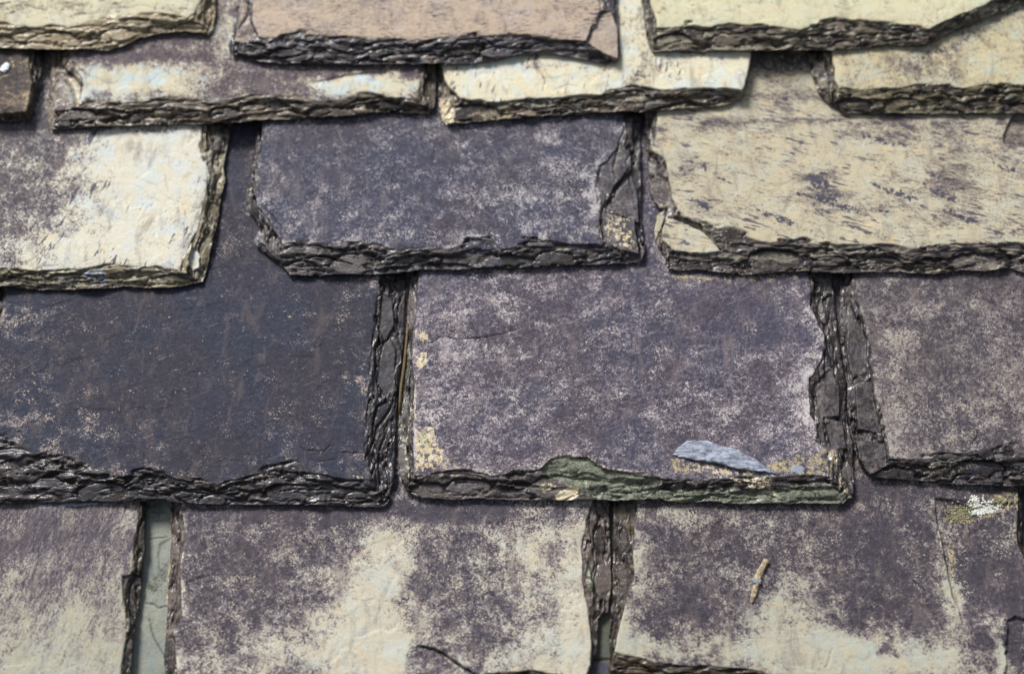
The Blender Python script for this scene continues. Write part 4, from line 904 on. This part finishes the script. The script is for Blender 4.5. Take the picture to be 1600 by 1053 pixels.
# blue-grey flake lifting off the mauve slate (a part of that slate)
def flake(name, top_pts, bot_pts, label, hfun, mat, parent, nu=70, nv=14, seed=1):
    ut, ub_ = np.array(top_pts, float), np.array(bot_pts, float); f = np.linspace(0, 1, nu)
    def samp(p):
        s_ = np.r_[0, np.cumsum(np.hypot(*np.diff(p, axis=0).T))]; s_ /= s_[-1]
        return np.interp(f, s_, p[:, 0]), np.interp(f, s_, p[:, 1])
    tx, ty = samp(ut); bx, by = samp(ub_)
    g_ = np.linspace(0, 1, nv)[:, None]
    X = tx * (1 - g_) + bx * g_; Y = ty * (1 - g_) + by * g_
    h0 = STEP + TH
    u, v = at(X, Y, h0 + 1)
    rag = 1.9 * fbm(u / 5, v / 5, seed + 2, 4, .6) * np.minimum(1, 4 * np.minimum(g_, 1 - g_) + .6)
    hh = h0 + hfun(f[None, :] + 0 * g_, g_ + 0 * f[None, :]) + 0.9 * np.abs(fbm(u / 12, v / 4, seed, 4))
    st = 0.8 * np.round(2.6 * fbm(u / 22, v / 6, seed + 7, 3)); hh = hh + st * .8
    co = np.stack([u + rag, v + rag * .7, hh], -1).reshape(-1, 3)
    lowc = co.copy(); lowc[:, 2] = h0 - 1.2
    n0 = len(co); co = np.concatenate([co, lowc]); idx = np.arange(n0).reshape(nv, nu); fc = []
    for i in range(nv - 1):
        for j in range(nu - 1):
            a, b, c, d = idx[i, j], idx[i, j + 1], idx[i + 1, j + 1], idx[i + 1, j]
            fc.append((a, d, c, b)); fc.append((a + n0, b + n0, c + n0, d + n0))
    ring = list(idx[0]) + list(idx[1:, -1]) + list(idx[-1, -2::-1]) + list(idx[-2:0:-1, 0])
    for k in range(len(ring)):
        a, b = int(ring[k]), int(ring[(k + 1) % len(ring)]); fc.append((a, b, b + n0, a + n0))
    fc = [tuple(int(q) for q in t) for t in fc]
    o = part(name, co, fc, mat, parent); o['label'] = label
    return o
m_fl = simple_mat('flake_blue_grey', (98, 106, 122), (158, 164, 176), .4, .5, .0007, streak=(.5, 1.6, 1))
flake('flake', [(1052, 708), (1058, 700), (1074, 688), (1106, 688), (1128, 697), (1152, 701), (1166, 711), (1184, 719), (1202, 733), (1213, 737)],
      [(1052, 710), (1066, 714), (1090, 719), (1121, 724), (1140, 729), (1152, 733), (1184, 736), (1213, 739)],
      'blue-grey flake lifting off near the lower right edge', lambda f, g_: 0.5 + 1.6 * np.sin(np.pi * np.clip(f, 0, 1)) * (0.2 + .8 * g_), m_fl, b2, seed=3)

# dry stem in the upright joint between the blue-black and mauve slates
m_stem = simple_mat('dry_stem', (70, 54, 34), (112, 92, 60), .8, .6)
def tube(pts, r0, n=7):
    pts = [np.array(p) for p in pts]; co, fc = [], []
    for i, p in enumerate(pts):
        d = pts[min(i + 1, len(pts) - 1)] - pts[max(i - 1, 0)]; d = d / np.linalg.norm(d)
        a_ = np.cross(d, N); a_ /= np.linalg.norm(a_); b_ = np.cross(a_, d)
        rr_ = r0 * (.55 + .45 * math.sin(math.pi * (i + .3) / len(pts)))
        for k in range(n):
            t = 2 * math.pi * k / n; co.append(p + rr_ * (math.cos(t) * a_ + math.sin(t) * b_))
    for i in range(len(pts) - 1):
        for k in range(n):
            a, b = i * n + k, i * n + (k + 1) % n; fc.append((a, b, b + n, a + n))
    fc.append(tuple(reversed(range(n)))); fc.append(tuple((len(pts) - 1) * n + k for k in range(n)))
    return np.array(co), fc
stem = []
for x, y in [(637, 505), (636, 523), (634, 548), (631, 575), (627, 602), (625, 625), (624, 645)]:
    u_, v_ = at(x, y, TH + 6.0); stem.append((float(u_), float(v_), TH + 6.0))
o = part('dry_stem', *tube(stem, 1.3), m_stem)
tag(o, 'thin tan dry stem caught in the upright joint left of the mauve slate', 'dry stem')

# white chip on the small dark slate
m_wh = simple_mat('chip_white', (206, 210, 212), (236, 238, 240), .8, .35, spec=.6)
q0 = place(sD0, 3, 112, .8); q1 = place(sD0, 13, 100, .8)
o = part('stone_chip', *sliver(q0, q1, 3.6, 1.5, 8, taper=(.6, 1, .9, .6)), m_wh, None, False)
tag(o, 'small bright white stone chip on the dark stained slate at far left', 'stone chip')

# water beads in the wet joint
gw = NG('water_bead'); bb = gw.n('ShaderNodeBsdfPrincipled'); oo = gw.n('ShaderNodeOutputMaterial')
bb.inputs['Base Color'].default_value = (.9, .93, .95, 1); bb.inputs['Roughness'].default_value = .03
bb.inputs['Transmission Weight'].default_value = 1.0; bb.inputs['IOR'].default_value = 1.33
gw.t.links.new(bb.outputs[0], oo.inputs[0])
for k, (x, y, rr_) in enumerate([(1315, 470, 1.1), (1318, 483, 1.5), (1316, 492, 1.2), (1315, 511, 1.7), (1319, 516, 1.1), (1316, 527, 1.3)]):
    u_, v_, h_ = place(sB3, x, y)
    c_, f_ = lumps([(u_, v_, h_ + .3, rr_)], 20 + k, .7, 12)
    o = part('water_bead', c_, f_, gw.m)
    tag(o, 'clear water bead on the wet black edge of the brushed grey slate', 'water bead', 'water beads in the wet joint')
